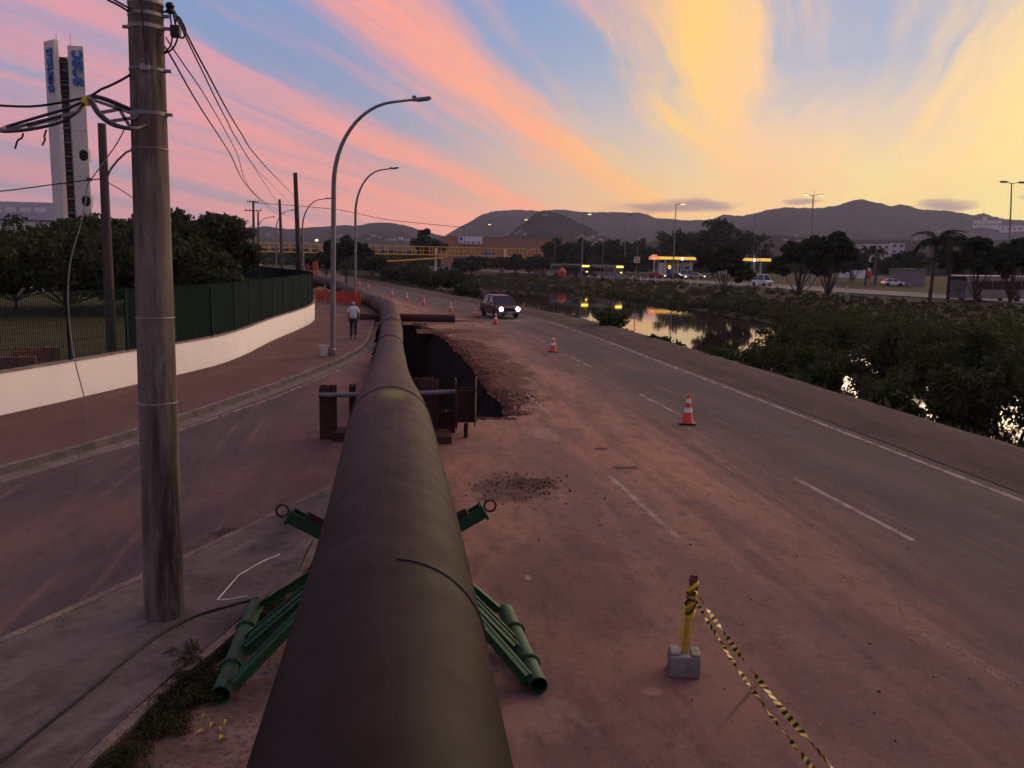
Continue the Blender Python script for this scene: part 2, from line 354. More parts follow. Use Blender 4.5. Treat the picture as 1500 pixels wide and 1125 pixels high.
# damp stains and dark soil dropped beside the trench
def stain(cx, cy, rx, ry, s=1.2, k=.9):
    a = M('DIVIDE', M('SUBTRACT', px_, cx), rx); b = M('DIVIDE', M('SUBTRACT', py_, cy), ry)
    d = M('SQRT', M('ADD', M('MULTIPLY', a, a), M('MULTIPLY', b, b)))
    d = M('ADD', d, M('MULTIPLY', M('SUBTRACT', noise_(s, 6, .65, (1, .5, 1)), .5), 2.2))
    return M('MULTIPLY', SM(d, 1.0, .55), k)
for (a, b_, rx, ry, s, k, colr) in ((2.15, 14.6, .75, 1.2, 2.2, .8, (.06, .04, .038)), (2.6, 14.9, .5, .45, 4, .9, (.035, .02, .017)), (4.0, 33, 1.3, 10, 1.1, .85, (.07, .026, .018)), (3.6, 26, .9, 5, 1.6, .8, (.06, .022, .016)),
                         (4.5, 17.6, .25, .16, 4, .9, (.04, .022, .02)), (4.6, 15.9, .35, .16, 4, .9, (.05, .027, .022)), (2.2, 10.2, 1.2, 2.3, 1.2, .55, (.075, .055, .053)), (-2.3, 12.5, .3, .25, 4, .8, (.035, .025, .022)), (1.75, 10.3, .05, .12, 12, .4, (.42, .34, .32)), (2.45, 7.3, .12, .10, 9, .3, (.42, .25, .19)), (3.6, 19.2, .4, .9, 5, .3, (.36, .25, .23)), (1.3, 7.0, .5, .5, 6, .22, (.36, .24, .19)), (4.6, 46, 2.2, 5, .9, .7, (.09, .035, .026))):
    c = MIX(stain(a, b_, rx, ry, s, k), c, colr)
crk = N('ShaderNodeTexVoronoi', feature='DISTANCE_TO_EDGE'); tcc = N('ShaderNodeTexCoord'); mpc = N('ShaderNodeMapping'); L(tcc.outputs['Object'], mpc.inputs[0]); mpc.inputs['Scale'].default_value = (.4, .16, 1)
vmx = N('ShaderNodeVectorMath', operation='ADD'); L(mpc.outputs[0], vmx.inputs[0]); nz = N('ShaderNodeTexNoise'); nz.inputs['Scale'].default_value = 1.5; L(nz.outputs['Color'], vmx.inputs[1]); L(vmx.outputs[0], crk.inputs['Vector']); crk.inputs['Scale'].default_value = 1
c = MIX(M('MULTIPLY', M('MULTIPLY', SM(crk.outputs['Distance'], .006, .001), SM(big, .5, .62)), .6), c, (.03, .02, .018))
c = MIX(M('MULTIPLY', SM(noise_(4.2, 9, .78, (1, .45, 1)), .50, .66), .48), c, (.05, .034, .031))
for wx in (5.1, 6.7, 8.5, 10.1):
    wp_ = M('ABSOLUTE', M('SUBTRACT', M('ADD', xr_, M('MULTIPLY', M('SUBTRACT', strk, .5), .9)), wx))
    c = MIX(M('MULTIPLY', M('MULTIPLY', SM(wp_, .42, .05), SM(strk, .3, .6)), .34), c, (.042, .033, .036))
c = MIX(M('MULTIPLY', SM(noise_(20, 7, .8), .57, .72), .42), c, (.42, .27, .21))
L(c, p.inputs['Base Color']); bump_(p, M('ADD', fin, M('MULTIPLY', grit, .9)), .6, .014)

def paving(name, c1, c2, mortar, sc):
    m, p = newmat(name); p.inputs['Roughness'].default_value = .9; p.inputs['Specular IOR Level'].default_value = .15
    b = N('ShaderNodeTexBrick'); t = N('ShaderNodeTexCoord'); L(t.outputs['Object'], b.inputs['Vector']); b.inputs['Scale'].default_value = sc
    for i, cc in ((1, c1), (2, c2), (3, mortar)): b.inputs[i].default_value = (*cc, 1)
    b.inputs['Mortar Size'].default_value = .03
    n = noise_(.6, 7, .65); cc = MIX(M('MULTIPLY', SM(n, .4, .7), .6), b.outputs[0], tuple(x*.55 for x in c1))
    n2 = noise_(.9, 7, .65, (1, .3, 1), R(15)); cc = MIX(M('MULTIPLY', SM(n2, .52, .75), .45), cc, (.26, .17, .14))
    L(cc, p.inputs['Base Color']); bump_(p, noise_(12), .25)
    return m
MT['paver'] = paving('red_paving', (.135, .070, .062), (.115, .060, .056), (.085, .05, .045), 4)
MT['kerb'] = mat('kerb_stone', (.10, .085, .078), (.17, .14, .125), 2.5, .95, bump=.4, fine=1)
MT['kerb_old'] = mat('worn_kerb', (.25, .185, .13), (.13, .10, .085), 3, .95, bump=.5, fine=1)
m, p = newmat('island_concrete'); MT['island'] = m; p.inputs['Roughness'].default_value = .93; p.inputs['Specular IOR Level'].default_value = .15
c = MIX(SM(noise_(1.1, 9, .72), .38, .64), (.145, .116, .102), (.072, .058, .052))
c = MIX(M('MULTIPLY', SM(noise_(1.4, 7, .7, (1.8, .35, 1), R(28)), .52, .72), .6), c, (.24, .19, .175))
c = MIX(M('MULTIPLY', SM(noise_(14, 5, .7), .55, .8), .35), c, (.28, .23, .21))
L(c, p.inputs['Base Color']); bump_(p, noise_(22, 5), .35, .015)
MT['dirt'] = mat('bare_dirt', (.30, .20, .145), (.16, .105, .08), 1.3, 1, bump=.6, fine=1, spec=.1)
MT['verge'] = mat('verge_dirt', (.060, .044, .040), (.092, .066, .057), .9, 1, bump=.5, fine=1, spec=.1, stretch=(2, .5, 1))
m, p = newmat('ground_cover'); MT['ground'] = m; p.inputs['Roughness'].default_value = 1; p.inputs['Specular IOR Level'].default_value = .05
c = MIX(SM(noise_(.12, 8, .65), .38, .62), (.028, .030, .014), (.055, .046, .024)); c = MIX(M('MULTIPLY', SM(noise_(1.2, 8, .7), .5, .75), .6), c, (.04, .03, .02))
L(c, p.inputs['Base Color']); bump_(p, noise_(3, 8), .8, .1)
MT['lawn'] = mat('dry_lawn', (.075, .066, .026), (.05, .052, .02), .5, 1, bump=.3, spec=.05)
MT['bank'] = mat('river_bank', (.035, .042, .018), (.07, .06, .032), .5, 1, bump=.6, spec=.05)
MT['far_road'] = mat('far_asphalt', (.06, .05, .05), (.085, .07, .066), .3, .9)
MT['paint'] = None
m, p = newmat('worn_road_paint'); MT['paint'] = m; p.inputs['Roughness'].default_value = .8
c = MIX(SM(noise_(3, 6, .7), .4, .7), (.30, .225, .205), (.20, .14, .12)); L(c, p.inputs['Base Color'])
tr = N('ShaderNodeBsdfTransparent'); mx = N('ShaderNodeMixShader'); L(M('ADD', M('MULTIPLY', SM(noise_(2.2, 8, .7, (1, .6, 1)), .34, .74), .8), .1), mx.inputs[0]); L(p.outputs[0], mx.inputs[1]); L(tr.outputs[0], mx.inputs[2]); L(mx.outputs[0], nt.nodes['Material Output'].inputs[0])
m, p = newmat('river_water'); MT['water'] = m
p.inputs['Base Color'].default_value = (.020, .016, .013, 1); p.inputs['Roughness'].default_value = .035; p.inputs['IOR'].default_value = 2.0
bump_(p, noise_(.9, 4, .5, (1, .35, 1)), .035, .03)
# steel pipe: dark brown oxide with pale scuffs along its length
m, p = newmat('pipe_steel'); MT['pipe'] = m; p.inputs['Roughness'].default_value = .52; p.inputs['Metallic'].default_value = 0; p.inputs['Specular IOR Level'].default_value = .09
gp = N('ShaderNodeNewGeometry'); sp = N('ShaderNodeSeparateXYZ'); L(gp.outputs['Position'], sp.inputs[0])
c = MIX(SM(noise_(.9, 6, .6, (1, .3, 1)), .35, .68), (.0145, .0066, .0058), (.034, .0155, .0115))
c = MIX(M('MULTIPLY', SM(noise_(3.4, 9, .72, (3, .10, 3)), .50, .70), .75), c, (.076, .037, .026))
c = MIX(M('MULTIPLY', SM(noise_(1.5, 9, .75, (1, .35, 1), 0, 'Object', (5, 3, 1)), .50, .66), .7), c, (.058, .026, .019))
c = MIX(M('MULTIPLY', SM(noise_(42, 5, .75), .58, .78), .45), c, (.13, .088, .07))
c = MIX(M('MULTIPLY', SM(noise_(2.0, 9, .75, (.5, 4, .5), 0, 'Object', (2, 9, 4)), .56, .74), .0), c, (.016, .010, .010))
along_mix = M('ADD', M('MULTIPLY', SM(M('ADD', sp.outputs[1], M('MULTIPLY', M('SUBTRACT', noise_(.8, 6), .5), 6)), 3.5, 13), .84), .16)
c = MIX(along_mix, (.0052, .0033, .0032), c)  # pipe colour near-black at the near end, paler further along
spray = M('SQRT', M('ADD', M('POWER', M('DIVIDE', M('SUBTRACT', sp.outputs[0], .07), .2), 2), M('POWER', M('DIVIDE', M('SUBTRACT', sp.outputs[1], 11.55), .55), 2)))
spray = SM(M('ADD', spray, M('MULTIPLY', M('SUBTRACT', noise_(5, 6), .5), 1.6)), 1.25, .4)
c = MIX(M('MULTIPLY', spray, .85), c, (.10, .12, .02))
L(c, p.inputs['Base Color']); rr = M('ADD', M('MULTIPLY', noise_(3, 6), .3), .42); L(rr, p.inputs['Roughness']); bump_(p, noise_(14, 6), .12, .01)
# old concrete pole
m, p = newmat('pole_concrete'); MT['pole'] = m; p.inputs['Roughness'].default_value = .9; p.inputs['Specular IOR Level'].default_value = .2
c = MIX(SM(noise_(1.8, 7, .65, (2.5, 2.5, .22)), .36, .64), (.17, .135, .105), (.045, .036, .031))
c = MIX(M('MULTIPLY', SM(noise_(5, 7, .7, (2, 2, .35)), .5, .72), .7), c, (.24, .20, .16)); c = MIX(M('MULTIPLY', SM(noise_(2.2, 6, .7, (1.4, 1.4, .3), 0, 'Object', (4, 1, 7)), .54, .7), .7), c, (.035, .03, .028))
L(c, p.inputs['Base Color']); bump_(p, noise_(18, 6), .4, .015)
def hillmat(name, a, b):
    m, p = newmat(name); p.inputs['Roughness'].default_value = 1; p.inputs['Specular IOR Level'].default_value = 0
    c = MIX(SM(noise_(.006, 9, .7), .38, .64), a, b); c = MIX(M('MULTIPLY', SM(noise_(.05, 6, .7), .45, .7), .6), c, tuple(x*.5 for x in a)); L(c, p.inputs['Base Color']); bump_(p, noise_(.06, 6, .7), 1, 8)
    return m
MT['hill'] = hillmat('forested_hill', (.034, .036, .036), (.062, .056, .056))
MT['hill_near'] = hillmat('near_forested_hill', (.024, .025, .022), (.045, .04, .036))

# ------------------------------------------------------------------ the lie of the land
def itp(ys, xs): return lambda y: float(np.interp(y, ys, xs))
XE = itp([-20, 45, 55, 72, 88, 128, 209, 300], [10.95, 10.95, 10.6, 8.6, 5.2, -1.6, -16.3, -34])      # right road edge
XB = lambda y: XE(y)+2.5                                                                              # top of river bank
XW = itp([-20, 25, 33, 47, 54, 60, 84, 125, 190, 300], [22, 21, 20.4, 19.8, 18.8, 17.8, 15.4, 12.6, 4, -14])   # near water line
XF = itp([-20, 50, 70, 84, 115, 156, 190, 230, 300], [33, 33, 36, 38.5, 38.7, 38, 30, 12, -8])          # far water line
XR = itp([-20, 60, 89, 120, 177, 212, 275, 420], [80, 76, 71.5, 65, 58, 45, 33, 4])                    # far road edge
XS = itp([42.5, 55, 64, 72, 90, 128, 209, 300], [-.75, -.75, -1.0, -1.7, -5.3, -12, -27, -46])         # left kerb beyond the trench
WATER = -2.0
def terrain(x, y):
    z = -.08
    xb, xw, xf, xr = XB(y), XW(y), XF(y), XR(y)
    if xb < x < xw: t = (x-xb)/(xw-xb); z = -.08-(1.95)*t**.8
    elif xw <= x <= xf:
        t = min(x-xw, xf-x); z = -2.05-min(t*.35, 1.2)
    elif xf < x < xr-2: t = (x-xf)/(xr-2-xf); z = -2.0+1.9*min(1, t*1.25)**.9
    if (xb < x < xw) or (xf < x < xr-3): z += .16*mnoise.noise(Vector((x*.35, y*.35, 0)))
    if -2.5 < x < 5 and 17 < y < 57: z = -3.2
    return z
xs = np.concatenate([[-5000, -2500, -1200, -600, -300, -150, -90, -60, -45, -35, -28, -22, -17], np.arange(-13, 82, 1.25), [86, 95, 110, 140, 190, 260, 400, 700, 1300, 2600, 5000]])
ys = np.concatenate([[-200, -80, -40, -25], np.arange(-15, 130, 1.5), np.arange(130, 300, 3), [310, 330, 360, 400, 460, 560, 700, 1000, 1500, 2300, 3500, 6000]])
mb = MB(); nx = len(xs)
for y in ys:
    for x in xs: mb.v.append((float(x), float(y), terrain(float(x), float(y))))
for j in range(len(ys)-1):
    for i in range(nx-1): mb.f.append((j*nx+i, j*nx+i+1, (j+1)*nx+i+1, (j+1)*nx+i))
tag(mb.obj('ground', MT['ground'], smooth=True, fix=False), kind='structure')

wy = [-20, 25, 54, 70, 84, 115, 156, 190, 230, 300]
mb = MB()
for y in np.arange(-20, 301, 4.0): mb.v += [(XW(y)-1.5, y, WATER), (XF(y)+2.5, y, WATER)]
for i in range(len(mb.v)//2-1): mb.f.append((2*i, 2*i+1, 2*i+3, 2*i+2))
tag(mb.obj('river', MT['water'], fix=False), kind='structure')

def sheet(name, outer, holes, z, m, parent=None, kind='structure', step=None):
    pts = [Vector(p) for p in outer]; edges = []; faces = [list(range(len(outer)))]
    edges = [(i, (i+1) % len(outer)) for i in range(len(outer))]
    for h in holes:
        k = len(pts); pts += [Vector(p) for p in h]; edges += [(k+i, k+(i+1) % len(h)) for i in range(len(h))]; faces.append(list(range(k, k+len(h))))
    r = delaunay_2d_cdt(pts, edges, [], 1, 1e-5)
    vv, ff = r[0], r[2]
    def inside(q, poly):
        c = False; n = len(poly)
        for i in range(n):
            a, b = poly[i], poly[i-1]
            if (a[1] > q[1]) != (b[1] > q[1]) and q[0] < (b[0]-a[0])*(q[1]-a[1])/(b[1]-a[1])+a[0]: c = not c
        return c
    keep = []
    for f in ff:
        q = [sum(vv[i][k] for i in f)/len(f) for k in (0, 1)]
        if inside(q, outer) and not any(inside(q, h) for h in holes): keep.append(tuple(f))
    mb = MB(); mb.add([(a[0], a[1], z) for a in vv], keep)
    o = mb.obj(name, m)
    # all faces up
    b = bmesh.new(); b.from_mesh(o.data)
    for f in b.faces:
        if f.normal.z < 0: f.normal_flip()
    b.to_mesh(o.data); b.free()
    if parent: o.parent = parent
    elif kind: o['kind'] = kind
    return o
KL = [(-20, -12), (-14, 0), (-9.9, 9.6)]+[tuple(G(*q, .1)[:2]) for q in ((0, 690), (208, 632), (400, 566), (472, 539), (509, 523))]+[(-.98, 38), (-.8, 42.5)]
far_y = [55, 64, 72, 80, 90, 100, 115, 128, 150, 180, 209, 250, 300]
def chaikin(P_, n=2):
    for _ in range(n):
        q = [P_[0]]
        for a, b in zip(P_[:-1], P_[1:]): q += [(a[0]*.75+b[0]*.25, a[1]*.75+b[1]*.25), (a[0]*.25+b[0]*.75, a[1]*.25+b[1]*.75)]
        P_ = q+[P_[-1]]
    return P_
KLfull = chaikin(KL+[(XS(y), y) for y in far_y])
rimR = [(3.05, 21.35), (3.12, 24), (2.98, 27), (3.1, 31), (3.02, 35.5), (2.93, 39), (2.86, 42), (2.5, 46), (1.9, 50), (1.5, 52)]
rimL = [(-.5, 52), (-.62, 46), (-.62, 40), (-.6, 33), (-.55, 26), (-.5, 22.2), (.3, 21.5), (1.3, 21.3), (2.2, 21.42)]
random.seed(4)
def rough(poly, a, closed=True):
    out = []
    for i, p in enumerate(poly if closed else poly[:-1]):
        q = poly[(i+1) % len(poly)]; n = max(1, int(math.dist(p, q)/.5))
        for k in range(n):
            t = k/n; out.append((p[0]+(q[0]-p[0])*t+random.uniform(-a, a)*(1 if k else .3), p[1]+(q[1]-p[1])*t+random.uniform(-a, a)*(1 if k else .3)))
    return out if closed else out+[poly[-1]]
rim = rough(rimR+rimL, .05)
road_right = [(XE(y)+.35, y) for y in (-15, 0, 20, 45, 50, 55, 60, 66, 72, 80, 88, 100, 115, 128, 150, 180, 209, 250, 300)]
outer = road_right+[(x-.25, y) for x, y in reversed(KLfull)]
sheet('road', outer, [rim], 0, MT['road'])

# the trench itself: rim ring, sloping wall, floor
mb = MB(); n = len(rim); rings = []
cx = lambda y: .3
for lvl, (zz, inset, jit) in enumerate(((-.004, 0, 0), (-.25, .06, .05), (-.9, .35, .14), (-1.6, .72, .16), (-2.2, 1.0, .15), (-2.5, 1.2, .1))):
    ring = []
    for i, (x, y) in enumerate(rim):
        tx = x; ty = y
        if x > 1.0 and 21.8 < y < 51.5: tx = x-inset*1.25
        elif x < -.3: tx = x+inset*.12
        if y <= 22: ty = y+inset*.3
        if y >= 51.4: ty = y-inset*1.5
        j = jit*mnoise.noise(Vector((x*2.1, y*1.3, lvl*1.7)))*2
        ring.append((tx+j, ty+(j if lvl else 0)*.5, zz+(random.uniform(-.08, .08) if lvl else 0)))
    rings.append(ring)
for r_ in rings: mb.v += r_
for l in range(len(rings)-1):
    for i in range(n): mb.f.append((l*n+i, l*n+(i+1) % n, (l+1)*n+(i+1) % n, (l+1)*n+i))
mb.f.append(tuple((len(rings)-1)*n+i for i in range(n)))
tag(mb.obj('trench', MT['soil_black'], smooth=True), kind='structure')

# left pavement with kerb
WL = [(-24, -12), (-17.6, 0), (-13.2, 11)]+[tuple(G(*q, .15)[:2]) for q in ((0, 609), (205, 561), (259, 549), (340, 529))]+[(-5.25, 40.5), (-4.6, 47), (-4.35, 52), (-4.6, 57), (-5.4, 62), (-7.0, 68), (-9.3, 75), (-13, 88), (-17.6, 105), (-22, 120), (-31, 150), (-40, 185), (-49, 225), (-62, 280)]
WL0 = list(WL); WL = chaikin(WL)
def solid(name, poly, z0, z1, m):
    o = sheet(name, poly, [], z1, m)
    b = bmesh.new(); b.from_mesh(o.data); ed = [e for e in b.edges if len(e.link_faces) == 1]
    r = bmesh.ops.extrude_edge_only(b, edges=ed)
    for v_ in r['geom']:
        if isinstance(v_, bmesh.types.BMVert): v_.co.z = z0
    bmesh.ops.recalc_face_normals(b, faces=b.faces); b.to_mesh(o.data); b.free(); return o
pave = [(x-.16, y) for x, y in KLfull]+[(x+.05, y) for x, y in reversed(WL)]
solid('pavement', pave, -.05, .15, MT['paver'])
def strip(name, path, w0, w1, z0, z1, m, parent=None, kind='structure', jit=0):
    """solid band along a plan path, from offset w0 to w1 to its right"""
    mb = MB(); P = [Vector((p[0], p[1])) for p in path]; k = 0
    for i, p in enumerate(P):
        t = (P[min(i+1, len(P)-1)]-P[max(i-1, 0)]).normalized(); nr = Vector((t.y, -t.x))
        a, b = p+nr*w0, p+nr*w1; j = random.uniform(-jit, jit)
        mb.v += [(a.x, a.y, z0), (b.x+j, b.y, z0), (b.x+j, b.y, z1+j*.3), (a.x, a.y, z1+j*.3)]
    for i in range(len(P)-1):
        for q in range(4): mb.f.append((4*i+q, 4*i+(q+1) % 4, 4*i+4+(q+1) % 4, 4*i+4+q))
    mb.f += [(0, 1, 2, 3), tuple(4*(len(P)-1)+q for q in (3, 2, 1, 0))]
    o = mb.obj(name, m)
    if parent: o.parent = parent
    elif kind: o['kind'] = kind
    return o
def dense(path, d):
    out = []
    for a, b in zip(path[:-1], path[1:]):
        n = max(1, int(math.dist(a, b)/d)); out += [(a[0]+(b[0]-a[0])*k/n, a[1]+(b[1]-a[1])*k/n) for k in range(n)]
    return out+[path[-1]]
strip('kerb', dense(KLfull, 1.2), -.16, 0, -.05, .153, MT['kerb'], jit=.012)
strip('gutter', dense([p for p in KLfull if p[1] < 42], 1.2), 0.001, .42, -.02, .012, MT['kerb'], jit=.02)
# road markings, each a thin worn sheet
def mark(path, w, name='road_marking'):
    P = [Vector((p[0], p[1])) for p in path]; mb = MB()
    for i, p in enumerate(P):
        t = (P[min(i+1, len(P)-1)]-P[max(i-1, 0)]).normalized(); nr = Vector((t.y, -t.x))*w/2
        mb.v += [(p.x-nr.x, p.y-nr.y, .005), (p.x+nr.x, p.y+nr.y, .005)]
    for i in range(len(P)-1): mb.f.append((2*i, 2*i+1, 2*i+3, 2*i+2))
    return tag(mb.obj(name, MT['paint']), kind='structure')
mark([(-13.2, 1.2)]+[tuple(G(*q)[:2]) for q in ((0, 704), (208, 648), (261, 631), (400, 583), (453, 561), (500, 541))], .10)
mark([(XE(y)-.05, y) for y in np.arange(-5, 75, 2.5)], .12)
for y0 in (11.2, 21.4, 31.6, 41.8): mark([(7.66, y0), (7.6, y0+3.6)], .11)
for y0 in (1.4, 11.6, 21.8): mark([(4.2, y0), (4.12, y0+3.7)], .11)

# concrete traffic island at the near left, worn kerb towards the pipe
isl_l = [(-9.5, 1.2), (-6.3, 5.2)]+[tuple(G(*q, .14)[:2]) for q in ((0, 935), (210, 840), (265, 815), (480, 712))]
isl_r = [(-.62, 15.2), (-.95, 12.6)]+[tuple(G(*q, .14)[:2]) for q in ((440, 830), (352, 905), (250, 990), (100, 1125))]+[(-3.1, 4.2), (-4.2, 1.2)]
isl = isl_l+isl_r
solid('traffic_island', rough(isl_l, .0, False)+rough(isl_r, .03, False), -.05, .14, MT['island'])
strip('kerb', dense(isl_l, .9), .002, .11, -.04, .147, MT['kerb_old'], jit=.008)
strip('kerb', dense(list(reversed(isl_r)), .5), .001, .10, -.04, .125, MT['kerb_old'], jit=.03)
soil = rough([(-4.4, 1.2), (-3.2, 4.2), (-2.45, 6.8), (-1.95, 8.3), (-1.05, 11), (-.8, 12.4), (.2, 12), (.3, 8), (.2, 4), (.1, 1.2)], .07)
sheet('soil_strip', list(reversed(soil)), [], .004, MT['dirt'])
# chalk survey lines on the island
for pth in ([(410, 812), (385, 822), (350, 842), (318, 879)], [(318, 879), (335, 878), (362, 873)]):
    mb = MB(); q = [G(x, y, .146) for x, y in pth]
    mb.tube(q, .008, 4); tag(mb.obj('chalk_line', MT['cone_white']), kind='structure')

# faint tyre tread print on the near lane
mb = MB(); ta, tb = G(1335, 918), G(1500, 1008); td = (tb-ta).normalized(); tn = Vector((td.y, -td.x, 0)); random.seed(17)
for i in range(46):
    c_ = ta.lerp(tb, i/45)
    for sx_ in (-1, 1):
        if random.random() < .25: continue
        p_ = c_+tn*(.045*sx_+random.uniform(-.01, .01)); q_ = tn*.035+td*.02*sx_; w_ = td*.006
        mb.add([(p_+a).to_tuple()[:2]+(.0045,) for a in (-q_-w_, q_-w_, q_+w_, -q_+w_)], [(0, 1, 2, 3)])
tag(mb.obj('tyre_print', MT['paint']), kind='structure')
# verge between road and river: uneven dirt
mb = MB(); yy = np.arange(-12, 230, .8); cols = 9
for y in yy:
    for i in range(cols):
        t = i/(cols-1); x = XE(y)+.3+t*(XB(y)+.9-XE(y)-.3)
        z = .012+.10*min(1, max(0, (t-.12)*6))+.05*mnoise.noise(Vector((x*1.3, y*.6, 2)))*(t > .1)-(max(0, t-.8)*.9)
        mb.v.append((x, float(y), z))
for j in range(len(yy)-1):
    for i in range(cols-1): mb.f.append((j*cols+i, j*cols+i+1, (j+1)*cols+i+1, (j+1)*cols+i))
tag(mb.obj('verge', MT['verge'], smooth=True, fix=False), kind='structure')
# lawn behind the boundary wall
lawn = [(x-.3, y) for x, y in WL if y < 108]+[(-25, 110), (-70, 125), (-120, 60), (-60, -12)]
sheet('lawn', lawn, [], -.02, MT['lawn'])
# far road across the river
yy = np.arange(-10, 421, 8.0); mb = MB()
for y in yy: mb.v += [(XR(y), float(y), .02), (XR(y)+16, float(y)+2, .02)]
for i in range(len(yy)-1): mb.f.append((2*i, 2*i+1, 2*i+3, 2*i+2))
tag(mb.obj('far_road', MT['far_road']), kind='structure')
strip('far_kerb', [(XR(y), y) for y in np.arange(20, 400, 6.0)], -.9, 0, -.3, .16, MT['concrete'])

# hills: ridge lines read off the skyline, real slopes in front of them
HB = []
def hill(name, pts, D, depth, m, seed, amp=1.0, step=5, label=None):
    pts = sorted(pts); pxs = np.arange(pts[0][0], pts[-1][0]+1, step); pys = np.interp(pxs, [p[0] for p in pts], [p[1] for p in pts])
    rows = 26; mb = MB(); nC = len(pxs)
    for r_ in range(-2, rows):
        t = r_/(rows-1)
        for i, (a, b) in enumerate(zip(pxs, pys)):
            d = ray(a, b); hl = math.hypot(d.x, d.y); zr = CAMH+d.z/hl*D
            dist = D-t*depth; ux, uy = d.x/hl, d.y/hl; X, Y = ux*dist, uy*dist
            if r_ < 0: z = zr*(1+t*2.2)
            else:
                prof = (1-t)**1.25*(1-.12*math.sin(t*math.pi))
                spur = mnoise.fractal(Vector((X*.0032*1500/D+seed, Y*.0022*1500/D, seed)), .9, 2.1, 5)
                z = zr*prof+spur*zr*.30*math.sin(min(1, t*1.2)*math.pi)*amp
                z += (mnoise.noise(Vector((X*.05, Y*.05, seed)))*.5+mnoise.noise(Vector((X*.13, Y*.13, seed)))*.5)*zr*.024*(1.0 if r_ else 1.3)
                z = max(z, -1+0*t) if t < .98 else -3
            mb.v.append((X, Y, z))
    nR = rows+2
    for j in range(nR-1):
        for i in range(nC-1): mb.f.append((j*nC+i, j*nC+i+1, (j+1)*nC+i+1, (j+1)*nC+i))
    HB.append(BVHTree.FromPolygons(mb.v, mb.f))
    return tag(mb.obj(name, m, smooth=True), kind='structure')
hill('hills', [(280, 350), (330, 342), (356, 335), (391, 331), (420, 336), (444, 334), (480, 331), (505, 329.5), (521, 331), (540, 327), (561, 325.5), (588, 328.5), (620, 338), (655, 347), (690, 352), (740, 358)], 1900, 900, MT['hill'], 3)
hill('hills', [(600, 362), (640, 350), (654, 344), (672, 333), (690, 324), (705, 315), (720, 310), (740, 308), (762, 307), (790, 309), (816, 306.5), (850, 310), (900, 311), (936, 311), (960, 319), (985, 321), (1006, 323), (1040, 322), (1060, 314), (1075, 315), (1090, 316), (1115, 310), (1136, 305), (1166, 304), (1200, 305), (1230, 300), (1250, 293.5), (1260, 292), (1280, 296), (1304, 301), (1324, 299), (1348, 307), (1390, 309), (1424, 315), (1440, 313), (1468, 320), (1500, 323), (1560, 326), (1640, 322), (1740, 335), (1900, 345)], 2500, 1300, MT['hill'], 11, step=2.5)
hill('hill', [(700, 372), (725, 356), (740, 346), (755, 335), (770, 325), (786, 312), (796, 309), (808, 310), (820, 313), (840, 322), (856, 330), (870, 337), (886, 347), (910, 358), (930, 366)], 1300, 420, MT['hill_near'], 7, .6, step=3)
hill('hill', [(900, 372), (960, 352), (1010, 345), (1080, 349), (1130, 345), (1200, 349), (1300, 352), (1400, 350), (1500, 352), (1600, 350), (1750, 360)], 1100, 500, MT['hill_near'], 21, .6)
def hit(x, y, extra=0):
    d = ray(x, y).normalized(); best = None
    for b in HB:
        h = b.ray_cast(Vector((0, 0, CAMH)), d)
        if h[0] is not None and (best is None or h[3] < best[1]): best = (h[0], h[3])
    return best[0] if best else None

# ------------------------------------------------------------------ the pipeline
PR = .59
def axis(px, top, Y): q = AT(px, top, Y); return Vector((q.x, Y, q.z-PR))
knots = [Vector((-.17, -3, 1.80)), Vector((.035, 6.9, 1.61)), Vector((.035, 12.4, 1.61)), Vector((.03, 19.5, .98)), Vector((.04, 25, .56)), axis(571, 492, 37), axis(573.5, 467, 46), axis(570, 440, 55.5), axis(553, 433.5, 66), axis(534, 428, 75), axis(493, 410, 88), axis(472, 404, 95), Vector((-12.5, 118, .95)), Vector((-20, 150, .8))]
def smooth_path(K, step=.5, rad=1.6):
    out = [K[0]]
    for i in range(1, len(K)-1):
        a, b, c = K[i-1], K[i], K[i+1]; r_ = min(rad, (b-a).length*.4, (c-b).length*.4)
        p0 = b+(a-b).normalized()*r_; p1 = b+(c-b).normalized()*r_
        for k in range(7): t = k/6; out.append(p0*(1-t)**2+b*2*t*(1-t)+p1*t*t)
    return out+[K[-1]]
pl = thing('pipeline', 'long dark brown large-diameter steel pipeline raised on stands and dipping into the trench', 'pipe', (0, 0, 0))
PP = smooth_path(knots)
# sections between the weld joints
cuts = [4.9, 12.15, 37.0, 46.0, 66.0]
sec = [[PP[0]]]
for a, b in zip(PP[:-1], PP[1:]):
    hitc = [c_ for c_ in cuts if a.y < c_ <= b.y]
    for c_ in hitc:
        t = (c_-a.y)/(b.y-a.y); q = a.lerp(b, t); sec[-1].append(q); sec.append([q])
    sec[-1].append(b)
for s_ in sec:
    d_ = []
    for a, b in zip(s_[:-1], s_[1:]):
        if (b-a).length < 1e-4: continue
        n = max(1, int((b-a).length/1.2)); d_ += [a.lerp(b, k/n) for k in range(n)]
    d_.append(s_[-1])
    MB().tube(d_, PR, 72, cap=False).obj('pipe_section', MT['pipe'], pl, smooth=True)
def ring(Y, r, w, frac=(0, 1), m=MT['rust_dark'], name='weld_seam', tilt=0):
    i = max(k for k in range(len(PP)) if PP[k].y <= Y); a, b = PP[i], PP[i+1]; c = a.lerp(b, (Y-a.y)/(b.y-a.y)); t = (b-a).normalized()
    q = t.to_track_quat('Y', 'Z').to_matrix(); pts = []
    n = 64
    for k in range(n+1):
        an = math.pi*2*(frac[0]+(frac[1]-frac[0])*k/n)          # from top, clockwise seen from the camera
        pts.append(c+q @ Vector((math.sin(an)*r, tilt*math.sin(an), math.cos(an)*r)))
    return MB().tube(pts, w, 6).obj(name, m, pl, smooth=True)
ring(12.15, PR+.002, .012)
